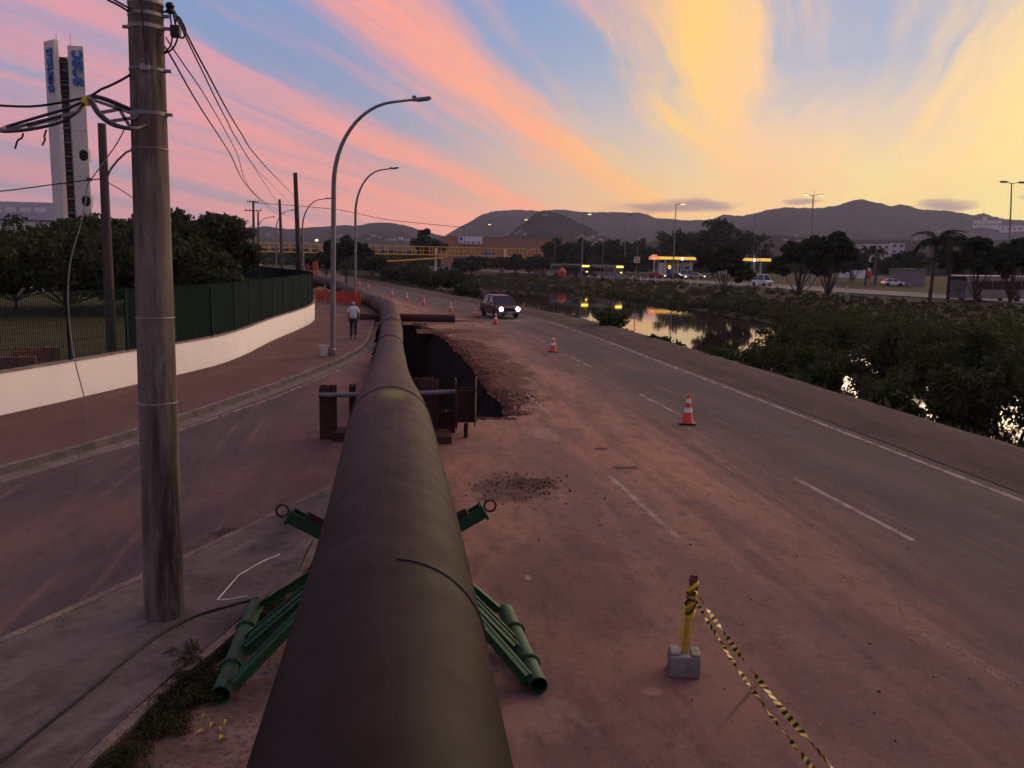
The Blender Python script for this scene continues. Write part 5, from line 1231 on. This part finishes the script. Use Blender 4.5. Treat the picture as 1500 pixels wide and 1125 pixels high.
# right slab with round holes: front built with bmesh boolean-free ring panels
slab = MB(); ycut = [AT(115, y, TY).z+.05 for y in (294, 227, 160, 100)]
def slab_holes(x0, x1, z0, z1, holes, th):
    """front and back sheets with round holes plus sides"""
    cxx = (x0+x1)/2; zs_ = [z0]; mbb = MB()
    pts = [Vector((x0, z0)), Vector((x1, z0)), Vector((x1, z1)), Vector((x0, z1))]; ed = [(0, 1), (1, 2), (2, 3), (3, 0)]; hs = []
    for (hx, hz_, r_) in holes:
        k = len(pts); pts += [Vector((hx+r_*math.cos(j/20*2*math.pi), hz_+r_*1.15*math.sin(j/20*2*math.pi))) for j in range(20)]; ed += [(k+j, k+(j+1) % 20) for j in range(20)]; hs.append((hx, hz_, r_))
    r_ = delaunay_2d_cdt(pts, ed, [], 1, 1e-6); vv, ff = r_[0], r_[2]; keep = []
    for f in ff:
        q = sum((vv[i] for i in f), Vector((0, 0)))/len(f)
        if not any(((q.x-h[0])/h[2])**2+((q.y-h[1])/(h[2]*1.15))**2 < .97 for h in hs): keep.append(f)
    mbb.add([(a.x, 0, a.y) for a in vv], keep); mbb.add([(a.x, th, a.y) for a in vv], [tuple(reversed(f)) for f in keep])
    mbb.add([(x0, 0, z0), (x0, th, z0), (x0, th, z1), (x0, 0, z1)], [(0, 1, 2, 3)]); mbb.add([(x1, 0, z0), (x1, th, z0), (x1, th, z1), (x1, 0, z1)], [(3, 2, 1, 0)]); mbb.add([(x0, 0, z1), (x1, 0, z1), (x1, th, z1), (x0, th, z1)], [(0, 1, 2, 3)])
    for (hx, hz_, r2) in hs:
        k = len(mbb.v)
        for j in range(20):
            c_, s_ = hx+r2*math.cos(j/20*2*math.pi), hz_+r2*1.15*math.sin(j/20*2*math.pi); mbb.v += [(c_, 0, s_), (c_, th, s_)]
        for j in range(20): j2 = (j+1) % 20; mbb.f.append((k+2*j, k+2*j2, k+2*j2+1, k+2*j+1))
    return mbb
hx_ = (rx0+rx1)/2+.28
slab_holes(rx0, rx1, 0, ztop, [(hx_, AT(118, 294, TY).z+.05, .62), (hx_, AT(115, 227, TY).z+.05, .62)], .5).obj('slab', MT['tower'], tw)
for py in (294, 227): MB().box((hx_, .75, AT(118, py, TY).z+.05), (1.3, .04, 1.6)).obj('opening_back', MT['black'], tw)
lx0, lx1 = lx(66, 58), lx(82, 58)
ls = MB().box((0, 0, ztl/2), (2.6, .5, ztl)).obj('slab', MT['tower'], tw); ls.location = ((lx0+lx1)/2-.1, .6, 0); ls.rotation_euler = (0, 0, R(-50))
gx0, gx1 = lx1-.05, rx0-.02; gz = ztop-1.2
MB().box(((gx0+gx1)/2-.2, 1.5, gz/2), (.9, .3, gz)).obj('stair_core', MT['black'], tw)
for k in range(15):
    z = 2+k*(gz-2)/15; MB().box(((gx0+gx1)/2, .85, z), (gx1-gx0-.06, .9, .16)).obj('landing', MT['galv_dark'], tw)
    for zz in (.5, 1.0): MB().box(((gx0+gx1)/2, .42, z+zz), (gx1-gx0-.06, .05, .05)).obj('rail', MT['galv_dark'], tw)
for s in (gx0+.08, gx1-.1): MB().box((s, .46, gz/2), (.06, .05, gz)).obj('ladder_stile', MT['galv_dark'], tw)
MB().box(((gx0+gx1)/2, .7, gz-2.6), (gx1-gx0-.08, .4, 4.2)).obj('dark_panel', MT['black'], tw)
for px in (82, 102): MB().tube([(lx(px, 60), .3, ztop), (lx(px, 60), .3, ztop+1.4)], .03, 6).obj('aerial', MT['galv_dark'], tw)
for py in (158, 225, 290): MB().box(((rx0+rx1)/2, -.004, AT(110, py+33, TY).z), (rx1-rx0-.02, .02, .04)).obj('joint', MT['galv_dark'], tw)
def text(s_, size, m, parent, loc, rot, ext=.08, name='lettering', bold=.02):
    cu = bpy.data.curves.new('t', 'FONT'); cu.body = s_; cu.size = size; cu.extrude = ext; cu.offset = bold; cu.align_x = 'CENTER'; cu.align_y = 'CENTER'
    ob = bpy.data.objects.new('t', cu); COL.objects.link(ob); dg = bpy.context.evaluated_depsgraph_get(); dg.update()
    me = bpy.data.meshes.new_from_object(ob.evaluated_get(dg)); bpy.data.objects.remove(ob); me.name = name; me.materials.clear(); me.materials.append(m)
    o = bpy.data.objects.new(name, me); COL.objects.link(o); o.parent = parent; o.location = loc; o.rotation_euler = rot; return o
zc_ = (AT(112, 66, TY).z+AT(112, 132, TY).z)/2
text('sesc', 2.55, MT['blue_sign'], tw, ((rx0+rx1)/2, -.12, zc_), (R(90), R(-90), 0), .1, bold=.07)
lt = text('senac', 2.4, MT['blue_sign'], ls, (0, -.36, (AT(72, 64, TY).z+AT(74, 140, TY).z)/2), (R(90), R(-90), 0), .1, bold=.07)
# long pale hall behind the trees
def blockb(name, label, cat_, pxs, ytop, Y, m, depth=14, z0=-.1, roof=None, group=None):
    a, b = AT(pxs[0], ytop, Y), AT(pxs[1], ytop, Y); root = thing(name, label, cat_, ((a.x+b.x)/2, Y, z0), 0, group); w_ = b.x-a.x; h_ = (a.z+b.z)/2-z0
    MB().box((0, depth/2, h_/2), (w_, depth, h_)).obj('wall', m, root)
    MB().box((0, depth/2, h_+.15), (w_+.4, depth+.4, .3)).obj('roof', roof or MT['galv_dark'], root)
    return root, w_, h_
r_, w_, h_ = blockb('hall', 'long pale flat-roofed hall behind the tower', 'building', (-60, 215), 325, 175, MT['cream'], 20)
MB().box((-10, 8, h_+2.0), (w_*.62, 10, 3.4)).obj('upper_storey', MT['grey_building'], r_)
for k in range(5): MB().box((-w_*.42+k*2.6, 2.98, h_+2.2), (1.9, .06, .9)).obj('window', MT['white'], r_)
def shed(label, x0, x1, yt, yb, Y, panels):
    a, b = AT(x0, yt, Y), AT(x1, yb, Y); root = thing('shed', label, 'shed', ((a.x+b.x)/2, Y, -.03), 0, 'sheds inside the fence'); w_ = b.x-a.x; h_ = a.z+.03; h0 = AT(x0, yb, Y).z+.03
    MB().add([(-w_/2-.3, -.4, h0), (w_/2+.3, -.4, h0), (w_/2, 3, h_), (-w_/2, 3, h_), (-w_/2-.3, -.4, h0-.08), (w_/2+.3, -.4, h0-.08), (w_/2, 3, h_-.08), (-w_/2, 3, h_-.08)], [(0, 1, 2, 3), (7, 6, 5, 4), (0, 4, 5, 1), (1, 5, 6, 2), (2, 6, 7, 3), (3, 7, 4, 0)]).obj('roof', MT['grey_building'], root)
    for s in (-.45, 0, .45): MB().box((w_*s, 0, h0/2-.05), (.16, .16, h0-.1)).obj('post', MT['cream'], root)
    MB().box((0, 3, h_/2-.1), (w_, .12, h_-.2)).obj('back_wall', MT['galv_dark'], root)
    return root
shed('low shed with a pale ribbed roof behind the broad tree', 42, 80, 391, 410, 92, 0); shed('open shed with thin posts at the edge of the lawn', -20, 26, 381, 391, 95, 0)
bw = MB(); a, b = AT(248, 392, 128), AT(336, 393, 128); bw.box((0, 0, 1.0), (b.x-a.x, .2, 2.1)); o = bw.obj('garden_wall', MT['white'], bevel=.02); o.location = ((a.x+b.x)/2, 128, 0); tag(o, 'pale wall behind the portable toilets', 'wall')
for k, px in enumerate((284.5, 303)):
    q = AT(px, 400, 116); root = thing('portable_toilet', ['bright red portable toilet', 'dull red portable toilet, duller than its neighbour'][k], 'toilet', (q.x, 116, -.05), R(12), 'portable toilets'); mm = MT['red'] if not k else MT['red_dark']
    MB().box((0, 0, 1.08), (1.1, 1.1, 2.1)).obj('cabin', mm, root, bevel=.04); MB().box((0, 0, 2.16), (1.16, 1.16, .14), None, (.8, .6)).obj('roof', MT['cream'] if not k else mm, root); MB().box((0, -.57, 1.05), (.72, .03, 1.85)).obj('door', mm, root, bevel=.01); MB().box((.25, -.6, 1.05), (.06, .04, .16)).obj('handle', MT['galv_dark'], root); MB().box((0, 0, .03), (1.16, 1.16, .1)).obj('skid', MT['black'], root)

# orange drilling rig behind the fence corner
q = AT(460, 395, 108); rg = thing('piling_rig', 'orange steel rig mast standing at the roadside behind the fence corner', 'rig', (q.x, 108, .0))
for s, h_ in ((-.75, 2.7), (.0, 3.0), (.35, 3.1)): MB().box((s, 0, h_/2+.3), (.26, .26, h_)).obj('mast', MT['orange_steel'] if s >= 0 else MT['red_dark'], rg, bevel=.02)
for z in (.8, 1.6, 2.4): MB().beam((-.75, 0, z), (.0, 0, z+.6), .1, .1).obj('brace', MT['orange_steel'], rg)
MB().box((-.4, .6, .25), (1.8, 2.6, .5)).obj('base_frame', MT['rust_dark'], rg, bevel=.05); MB().box((-.55, .6, 1.1), (.9, 1.2, 1.2)).obj('motor_housing', MT['galv_dark'], rg, bevel=.08)

# ------------------------------------------------------------------ yellow truss footbridge
A0, A1 = AT(350, 366.5, 252), AT(800, 378, 285)
fb = thing('footbridge', 'long yellow truss footbridge spanning the river', 'footbridge', (A0.x, A0.y, 0)); vA = A1-A0; n = 34; ym = MT['yellow_steel']; hT = 2.5; zb = 5.0
dirv = Vector((vA.x, vA.y, 0)); ln = dirv.length; dirv /= ln; sdv = Vector((-dirv.y, dirv.x, 0))
for s in (0, 2.4):
    for z, t_ in ((zb, .28), (zb+hT, .22), (zb+hT*.5, .10)): MB().beam(sdv*s+Vector((0, 0, z)), dirv*ln+sdv*s+Vector((0, 0, z)), t_, t_).obj('chord', ym, fb)
    for k in range(n+1):
        p_ = dirv*(ln*k/n)+sdv*s; MB().box(p_+Vector((0, 0, zb+hT/2)), (.18, .18, hT)).obj('truss_post', ym, fb)
MB().beam(sdv*1.2+Vector((0, 0, zb-.05)), dirv*ln+sdv*1.2+Vector((0, 0, zb-.05)), 2.2, .12).obj('deck', MT['concrete'], fb)
for px in (661, 786, 470, 372):
    q = AT(px, 370, 262); t_ = max(.0, (Vector((q.x, q.y, 0))-Vector((A0.x, A0.y, 0))).dot(dirv)); p_ = dirv*t_+sdv*1.2; MB().box(p_+Vector((0, 1.6, 3.6)), (.75, .6, 7.2 if px > 600 else 5)).obj('pier', MT['white'], fb)
ra, rb = AT(655, 377, 258), AT(580, 382, 250); rc = AT(520, 381.5, 245)
for p0, p1 in ((ra, rb), (rb, rc)):
    a = Vector((p0.x-A0.x, p0.y-A0.y, max(.3, p0.z))); b = Vector((p1.x-A0.x, p1.y-A0.y, max(.3, p1.z)))
    MB().beam(a, b, .4, .35).obj('ramp', ym, fb)

# ------------------------------------------------------------------ orange supermarket hall with billboard
r_, w_, h_ = blockb('orange_hall', 'long terracotta coloured hall with a white billboard on its roof edge', 'building', (656, 828), 348.5, 340, MT['brick_orange'], 60, roof=MT['brick_orange'])
bb = AT(689, 352, 339.4)-r_.location; MB().box((bb.x, -.6, bb.z), (9.4, .3, 2.9)).obj('billboard', MT['white'], r_)
random.seed(12)
for k in range(9): MB().box((bb.x-4+k*.95+random.uniform(-.2, .2), -.77, bb.z-.95+random.uniform(0, .25)), (.55, .03, random.uniform(.5, .9))).obj('billboard_figure', MT['galv_dark'] if k % 3 else MT['red_dark'], r_)
MB().box((bb.x-3.6, -.77, bb.z+.5), (1.0, .03, 1.2)).obj('billboard_figure', MT['blue'], r_)
for k in range(7): MB().box((-w_/2+4+k*6.2, -.05, 3.6), (3.6, .12, 1.5)).obj('window', MT['glass_pane'], r_)
MB().box((bb.x+7, -.3, bb.z-5), (5, .5, 1.6)).obj('awning', MT['blue'], r_)
q = AT(792, 384, 236); aw = thing('awning_kiosk', 'small kiosk with a blue rounded awning', 'kiosk', (q.x, 236, 0)); MB().box((0, 1, 1.3), (3, 2, 2.6)).obj('kiosk_body', MT['cream'], aw)
MB().prismx([(-.9, 2.5), (2.2, 2.5), (2.2, 3.2), (1.4, 3.7), (.2, 3.6), (-.6, 3.1)], -1.9, 1.9).obj('awning', MT['blue'], aw, bevel=.05)
q = AT(823, 402, 205); kt = thing('kiosk_tent', 'small orange pointed kiosk tent in front of the white bus', 'tent', (q.x, 205, 0)); MB().lathe([(1.1, 0), (1.15, 1.2), (.6, 1.9), (.08, 2.3)], 8).obj('tent_body', MT['net'], kt); MB().tube([(0, 0, 2.2), (0, 0, 2.7)], .03, 6).obj('tent_pole', MT['galv'], kt)

# ------------------------------------------------------------------ filling station
SYr = 222.0
q = AT(995, 405, SYr); fs = thing('filling_station', 'filling station with a lit yellow canopy and white kiosk', 'filling station', (q.x, SYr, 0)); o_ = fs.location
def cx_(px, py, Y=SYr): return AT(px, py, Y).x-o_.x
for (x0, x1, fm) in ((964, 1026, 'station_y'), (1074, 1128, 'station_y')):
    w0, w1 = cx_(x0, 380), cx_(x1, 380); MB().box(((w0+w1)/2, 4, 5.05), (w1-w0, 9, .9)).obj('canopy', MT['white'], fs); MB().box(((w0+w1)/2, -.56, 5.05), (w1-w0, .08, .62)).obj('fascia', MT[fm], fs)
    for t in (.2, .5, .8):
        for yy_ in (1, 7): MB().box((w0+(w1-w0)*t, yy_, 2.3), (.4, .4, 4.6)).obj('column', MT['cream'], fs)
    MB().box((w0+(w1-w0)*.55, -.65, 4.9), (.5, .06, .5)).obj('canopy_lamp', MT['white_light'], fs)
w0, w1 = cx_(984, 400), cx_(1027, 400); MB().box(((w0+w1)/2, 9.5, 1.9), (w1-w0, 5, 3.8)).obj('kiosk', MT['white'], fs)
for t in (.18, .5, .82): MB().box((w0+(w1-w0)*t, 6.96, 1.7), (1.2, .06, 2.2)).obj('kiosk_window', MT['glass_pane'], fs)
pts = [(math.cos(a)*1.35, math.sin(a)*1.35) for a in np.linspace(0, math.pi, 14)]
ar = MB(); k0 = len(pts); ar.add([(x, -.2, z) for x, z in pts]+[(x, .2, z) for x, z in pts], [tuple(range(k0)), tuple(reversed(range(k0, 2*k0)))]+[(i, i+1, i+1+k0, i+k0) for i in range(k0-1)]+[(k0-1, 0, k0, 2*k0-1)])
ao = ar.obj('arch_sign', MT['red_sign'], fs); ao.location = (cx_(957, 380), -.8, 4.6); MB().box((cx_(957, 380), -1.06, 4.95), (1.5, .06, .4)).obj('arch_panel', MT['station_y'], fs)
MB().box((cx_(957, 390), -.8, 2.3), (.3, .3, 4.6)).obj('column', MT['cream'], fs); MB().box((cx_(979, 395), -.9, 1.9), (.7, .4, 2.6)).obj('price_column', MT['station_y'], fs); MB().box((cx_(978, 402), -1.0, 1.1), (1.0, .5, 2.2)).obj('pump', MT['blue'], fs)
q = AT(932.5, 390, 190); sg = thing('pole_sign', 'small red and white sign board on a post beside the bollards', 'sign', (q.x, 190, 0)); MB().tube([(0, 0, 0), (0, 0, 7.4)], .09, 8).obj('post', MT['galv_dark'], sg)
MB().box((0, -.1, 4.4), (1.35, .15, 1.35)).obj('board', MT['white'], sg, bevel=.02)
for (x, z, w_, h_) in ((-.3, .3, .5, .5), (.3, -.2, .55, .35), (-.2, -.45, .6, .2), (.3, .42, .4, .25)): MB().box((x, -.19, 4.4+z), (w_, .03, h_)).obj('board_print', MT['red'], sg)
q = AT(1273.5, 400, 160); os_ = thing('oval_sign', 'red oval sign on a short post by the small palms', 'sign', (q.x, 160, 0)); MB().tube([(0, 0, 0), (0, 0, 1.4)], .08, 8).obj('post', MT['galv_dark'], os_); so = MB().lathe([(.1, -.9), (.5, -.6), (.62, 0), (.5, .6), (.1, .9)], 18).obj('oval', MT['red'], os_, smooth=True); so.location = (0, 0, 2.2); so.scale = (1, .35, 1)

# ------------------------------------------------------------------ lamp posts, masts and bollards across the river
def mast(label, px, ptop_, pbase, lit, double=False, r=.11):
    b_ = G(px, pbase, .1); t_ = AT(ptop_[0], ptop_[1], b_.y); root = thing('street_lamp', label, 'street lamp', (b_.x, b_.y, 0), 0, 'tall lamp masts across the river'); h_ = t_.z
    dx = t_.x-b_.x; MB().tube([(0, 0, 0), (dx*.5, 0, h_*.5), (dx, 0, h_)], [r*1.2, r, r*.7], 10).obj('post', MT['galv'], root, smooth=True)
    for s in ((1, -1) if double else (1,)):
        MB().tube([(dx, 0, h_-.1), (dx+s*1.0, -.2, h_+.1)], .05, 6).obj('arm', MT['galv'], root); MB().box((dx+s*1.35, -.25, h_+.12), (.9, .4, .16)).obj('lamp_head', MT['galv'], root, bevel=.03); 
        MB().box((dx+s*1.35, -.25, h_+.02), (.75, .34, .12)).obj('lens', MT['lamp_on'] if lit else MT['glass_pane'], root)
    return root
for k, (px, tp, pb_, lit, dbl, lab) in enumerate((
    (709, (710.5, 329), 398, 1, 0, 'lit lamp mast in front of the orange hall billboard'), (762.5, (764, 322), 399, 1, 0, 'lit lamp mast in front of the orange hall, right of the billboard'), (851.5, (855, 314), 406, 1, 0, 'lit lamp mast beside the narrow-display bus'), (985, (990.5, 299), 412, 1, 0, 'lit lamp mast before the filling station'), (1187, (1191, 286), 420, 1, 1, 'lit double lamp mast rising behind the dense riverside tree'),
    (1476, (1482, 268), 436, 0, 1, 'unlit double lamp mast above the white bus'), (914.5, (917, 314), 404, 0, 0, 'unlit mast beside the pole sign'))):
    mast(lab, px, tp, pb_, lit, bool(dbl))
def slim(label, px, yt, Y, r=.09):
    b_ = AT(px, 400, Y); t_ = AT(px, yt, Y); o = MB().tube([(0, 0, 0), (0, 0, t_.z)], [r, r*.7], 8); root = thing('mast', label, 'mast', (b_.x, Y, 0), 0, 'thin masts across the river'); o.obj('shaft', MT['galv_dark'], root, smooth=True); MB().box((0, 0, t_.z), (.9, .12, .1)).obj('crossarm', MT['galv_dark'], root)
for lab, px, yt, Y in (('thin mast by the end of the footbridge', 812, 334, 215), ('thin mast between the two lit lamps of the orange hall', 786, 338, 260), ('thin mast behind the third bus', 882, 352, 215), ('thin mast left of the huge trees, next to a twin', 1102, 318, 190), ('shorter thin mast right of the huge trees', 1107, 352, 185), ('shortest thin mast right of the huge trees', 1112, 354, 188), ('pale post beside the small palms', 1281, 360, 150), ('slim mast behind the billboard', 680, 336, 230), ('slim mast right of the double lamp', 1185, 279, 330)): slim(lab, px, yt, Y)
bo_ = thing('bollard', 'white bollard in the row edging the far bank beside the road', 'bollard', (0, 0, 0), 0, 'white bollards edging the far bank'); MB().lathe([(.09, 0), (.09, .85), (.07, .98), (.02, 1.02)], 10).obj('bollard_body', MT['white'], bo_, smooth=True); MB().lathe([(.095, .72), (.095, .82)], 10).obj('dark_band', MT['galv_dark'], bo_)
bps = [(804, 402.5), (818, 403.3), (833, 404.2), (848, 405.3), (862, 406.3), (877, 407.2), (893, 408.3), (905, 408.8), (916, 409.4), (927, 410), (938, 410.6), (949, 411.2), (960, 411.8), (970, 412.4), (981, 413), (991, 413.6), (1001, 414.2), (1011, 414.9), (1022, 415.6), (1130, 422.5), (1142, 423.2), (1155, 424), (1205, 427.3), (1222, 428.5), (1240, 429.6)]
for i, (x, y) in enumerate(bps):
    g_ = G(x, y, .16); o = bo_ if i == 0 else dup(bo_, (0, 0, 0)); o['label'] = ('white bollard on the far bank, %s counted from the blue awning kiosk' % ORD[i]) if i < 19 else ('white bollard on the far bank, %s counted from the white van under the trees' % ORD[i-19]); o.location = (g_.x, g_.y, .16 if abs(g_.x+.45-XR(g_.y)) < .7 else .0)
# pale boxy buildings and hillside houses
for k, (x0, x1, yt, Y, lab, mm) in enumerate(((1275, 1304, 357.5, 420, 'pale block of flats left of the large palm', 'cream'), (1306, 1326, 356, 430, 'pale low block right beside the block of flats', 'grey_building'), (1246, 1277, 372, 260, 'white house behind the small palms', 'white'), (1335, 1356, 396, 165, 'white boxy trailer parked beyond the far road', 'bus_grey'), (1075, 1107, 370, 300, 'grey warehouse behind the second yellow canopy', 'grey_building'))):
    r_, w_, h_ = blockb('trailer' if k == 3 else 'pale_building', lab, 'trailer' if k == 3 else 'building', (x0, x1), yt, Y, MT[mm], 8 if Y < 300 else 14)
    nwin = max(2, int(w_/3)); nf = max(1, int(h_/3.2)) if k != 3 else 0
    for f in range(min(nf, 5)):
        for j in range(min(nwin, 9)): MB().box((-w_/2+(j+.5)*w_/min(nwin, 9), -.03, h_-1.5-f*3), (w_/min(nwin, 9)*.5, .08, 1.2)).obj('window', MT['glass_pane'], r_)
for x0, x1, yb, hp_, lab in ((1430, 1461, 333, 8, 'long white building with a small roof tower high on the hill slope'), (1474, 1530, 338, 6, 'wide pale building low on the hill slope beside the unlit double lamp')):
    h = hit((x0+x1)/2, yb); d_ = h.length; w_ = (x1-x0)/F*d_; t_ = hp_/F*d_
    root = thing('pale_building', lab, 'building', (h.x, h.y, h.z-6), R(-30)); MB().box((0, 0, t_/2+3), (w_, 14, t_+6)).obj('wall', MT['cream'], root); MB().box((0, 0, t_+6.4), (w_+1, 15, .8)).obj('roof', MT['grey_building'], root)
    for j in range(9): MB().box((-w_/2+(j+.5)*w_/9, -7.05, t_*.5+5), (w_/9*.5, .15, t_*.3)).obj('window', MT['glass_pane'], root)
    if hp_ == 8: MB().box((-w_*.1, 0, t_+6.8+t_*.3), (w_*.16, 8, t_*.6)).obj('roof_tower', MT['cream'], root)
random.seed(21)
hp = [(744, 344), (750, 340), (757, 343), (764, 341), (770, 344), (801, 315), (798, 316), (846, 350), (853, 346), (860, 352), (868, 349), (872, 355), (880, 352), (889, 356), (878, 345), (540, 351), (548, 347), (556, 349), (566, 352), (575, 353), (586, 351), (596, 354), (498, 348), (520, 347), (393, 344), (406, 342), (938, 352), (948, 356), (1150, 352), (1170, 355), (1262, 350), (1340, 352), (1165, 347), (1375, 340), (1355, 345)]
hm = MB()
for i, (x, y) in enumerate(hp):
    h = hit(x, y)
    if h is None: h = AT(x, y+3, 800)
    s_ = random.uniform(.5, .95)*max(.45, h.y/1300); w_, d_, t_ = 8*s_, 7*s_, 5*s_
    root = thing('hillside_house', ('small pale house on the summit of the dark front hill' if 790 < x < 805 else 'small pale house at the foot of the dark front hill, orange hall side' if 740 < x < 790 else 'small pale house at the foot of the dark front hill, filling station side' if 805 < x < 900 else 'small pale house on the low hills behind the footbridge' if x < 700 else 'small pale house on the long hill range across the river'), 'house', (h.x, h.y, h.z-1.5), R(random.uniform(-25, 25)), 'small houses on the hill slopes')
    MB().box((0, 0, t_/2), (w_, d_, t_)).obj('wall', MT['house'] if i % 4 else MT['cream'], root)
    MB().add([(-w_*.55, -d_*.55, t_), (w_*.55, -d_*.55, t_), (w_*.55, d_*.55, t_), (-w_*.55, d_*.55, t_), (-w_*.55, 0, t_+1.6*s_), (w_*.55, 0, t_+1.6*s_)], [(0, 1, 5, 4), (2, 3, 4, 5), (1, 2, 5), (3, 0, 4)]).obj('roof', MT['roof'], root)
    MB().box((-w_*.2, -d_/2-.02, t_*.55), (w_*.2, .1, t_*.3)).obj('window', MT['glass_pane'], root); MB().box((w_*.22, -d_/2-.02, t_*.4), (w_*.16, .1, t_*.6)).obj('door', MT['galv_dark'], root)
q = AT(464, 352, 300); wl_ = thing('street_lamp', 'small lit amber street light beyond the footbridge', 'street lamp', (q.x, 300, 0)); MB().tube([(0, 0, 0), (0, 0, q.z+.3)], .1, 8).obj('post', MT['galv_dark'], wl_); MB().lathe([(.2, -.3), (.55, 0), (.2, .3)], 10, (0, -.3, q.z)).obj('lamp_globe', MT['lamp_on'], wl_)

# ------------------------------------------------------------------ evening haze
m = bpy.data.materials.new('evening_haze'); m.use_nodes = True; nt = m.node_tree; nt.nodes.clear()
pv = N('ShaderNodeVolumePrincipled'); pv.inputs['Color'].default_value = (.70, .74, .98, 1); pv.inputs['Density'].default_value = .00011; pv.inputs['Anisotropy'].default_value = .2
ou = N('ShaderNodeOutputMaterial'); L(pv.outputs[0], ou.inputs['Volume'])
hb = MB().box((300, 1380, 135), (5200, 3000, 280)); hz_o = hb.obj('haze', m); tag(hz_o, 'thin evening haze over the valley', 'haze', kind='stuff')

# stacks of bricks on the ground behind the see-through panels
random.seed(31); bmesh_ = MB().box((0, 0, 0), (.24, .12, .09)).mesh('brick'); bmesh_.materials.append(mat('stacked_brick', (.26, .09, .06), (.16, .07, .05), 3, .9))
for k, (px, py) in enumerate(((8, 482), (48, 474))):
    g_ = G(px, py+34, 0); Yb = 31+3*k; q = AT(px, 430, Yb); root = thing('brick_stack', ['stack of red bricks behind the mesh fence, away from the slim pole', 'stack of red bricks behind the mesh fence, nearer the slim pole'][k], 'brick stack', (q.x, Yb, -.02), R(10+20*k), 'brick stacks behind the fence')
    for z in range(5):
        for i in range(6):
            for j in range(3):
                if z > 2 and random.random() < .35: continue
                o = bpy.data.objects.new('brick', bmesh_); COL.objects.link(o); o.parent = root; o.location = ((i-2.5)*.26+random.uniform(-.01, .01), (j-1)*.135, .047+z*.094); o.rotation_euler = (0, 0, random.uniform(-.06, .06))
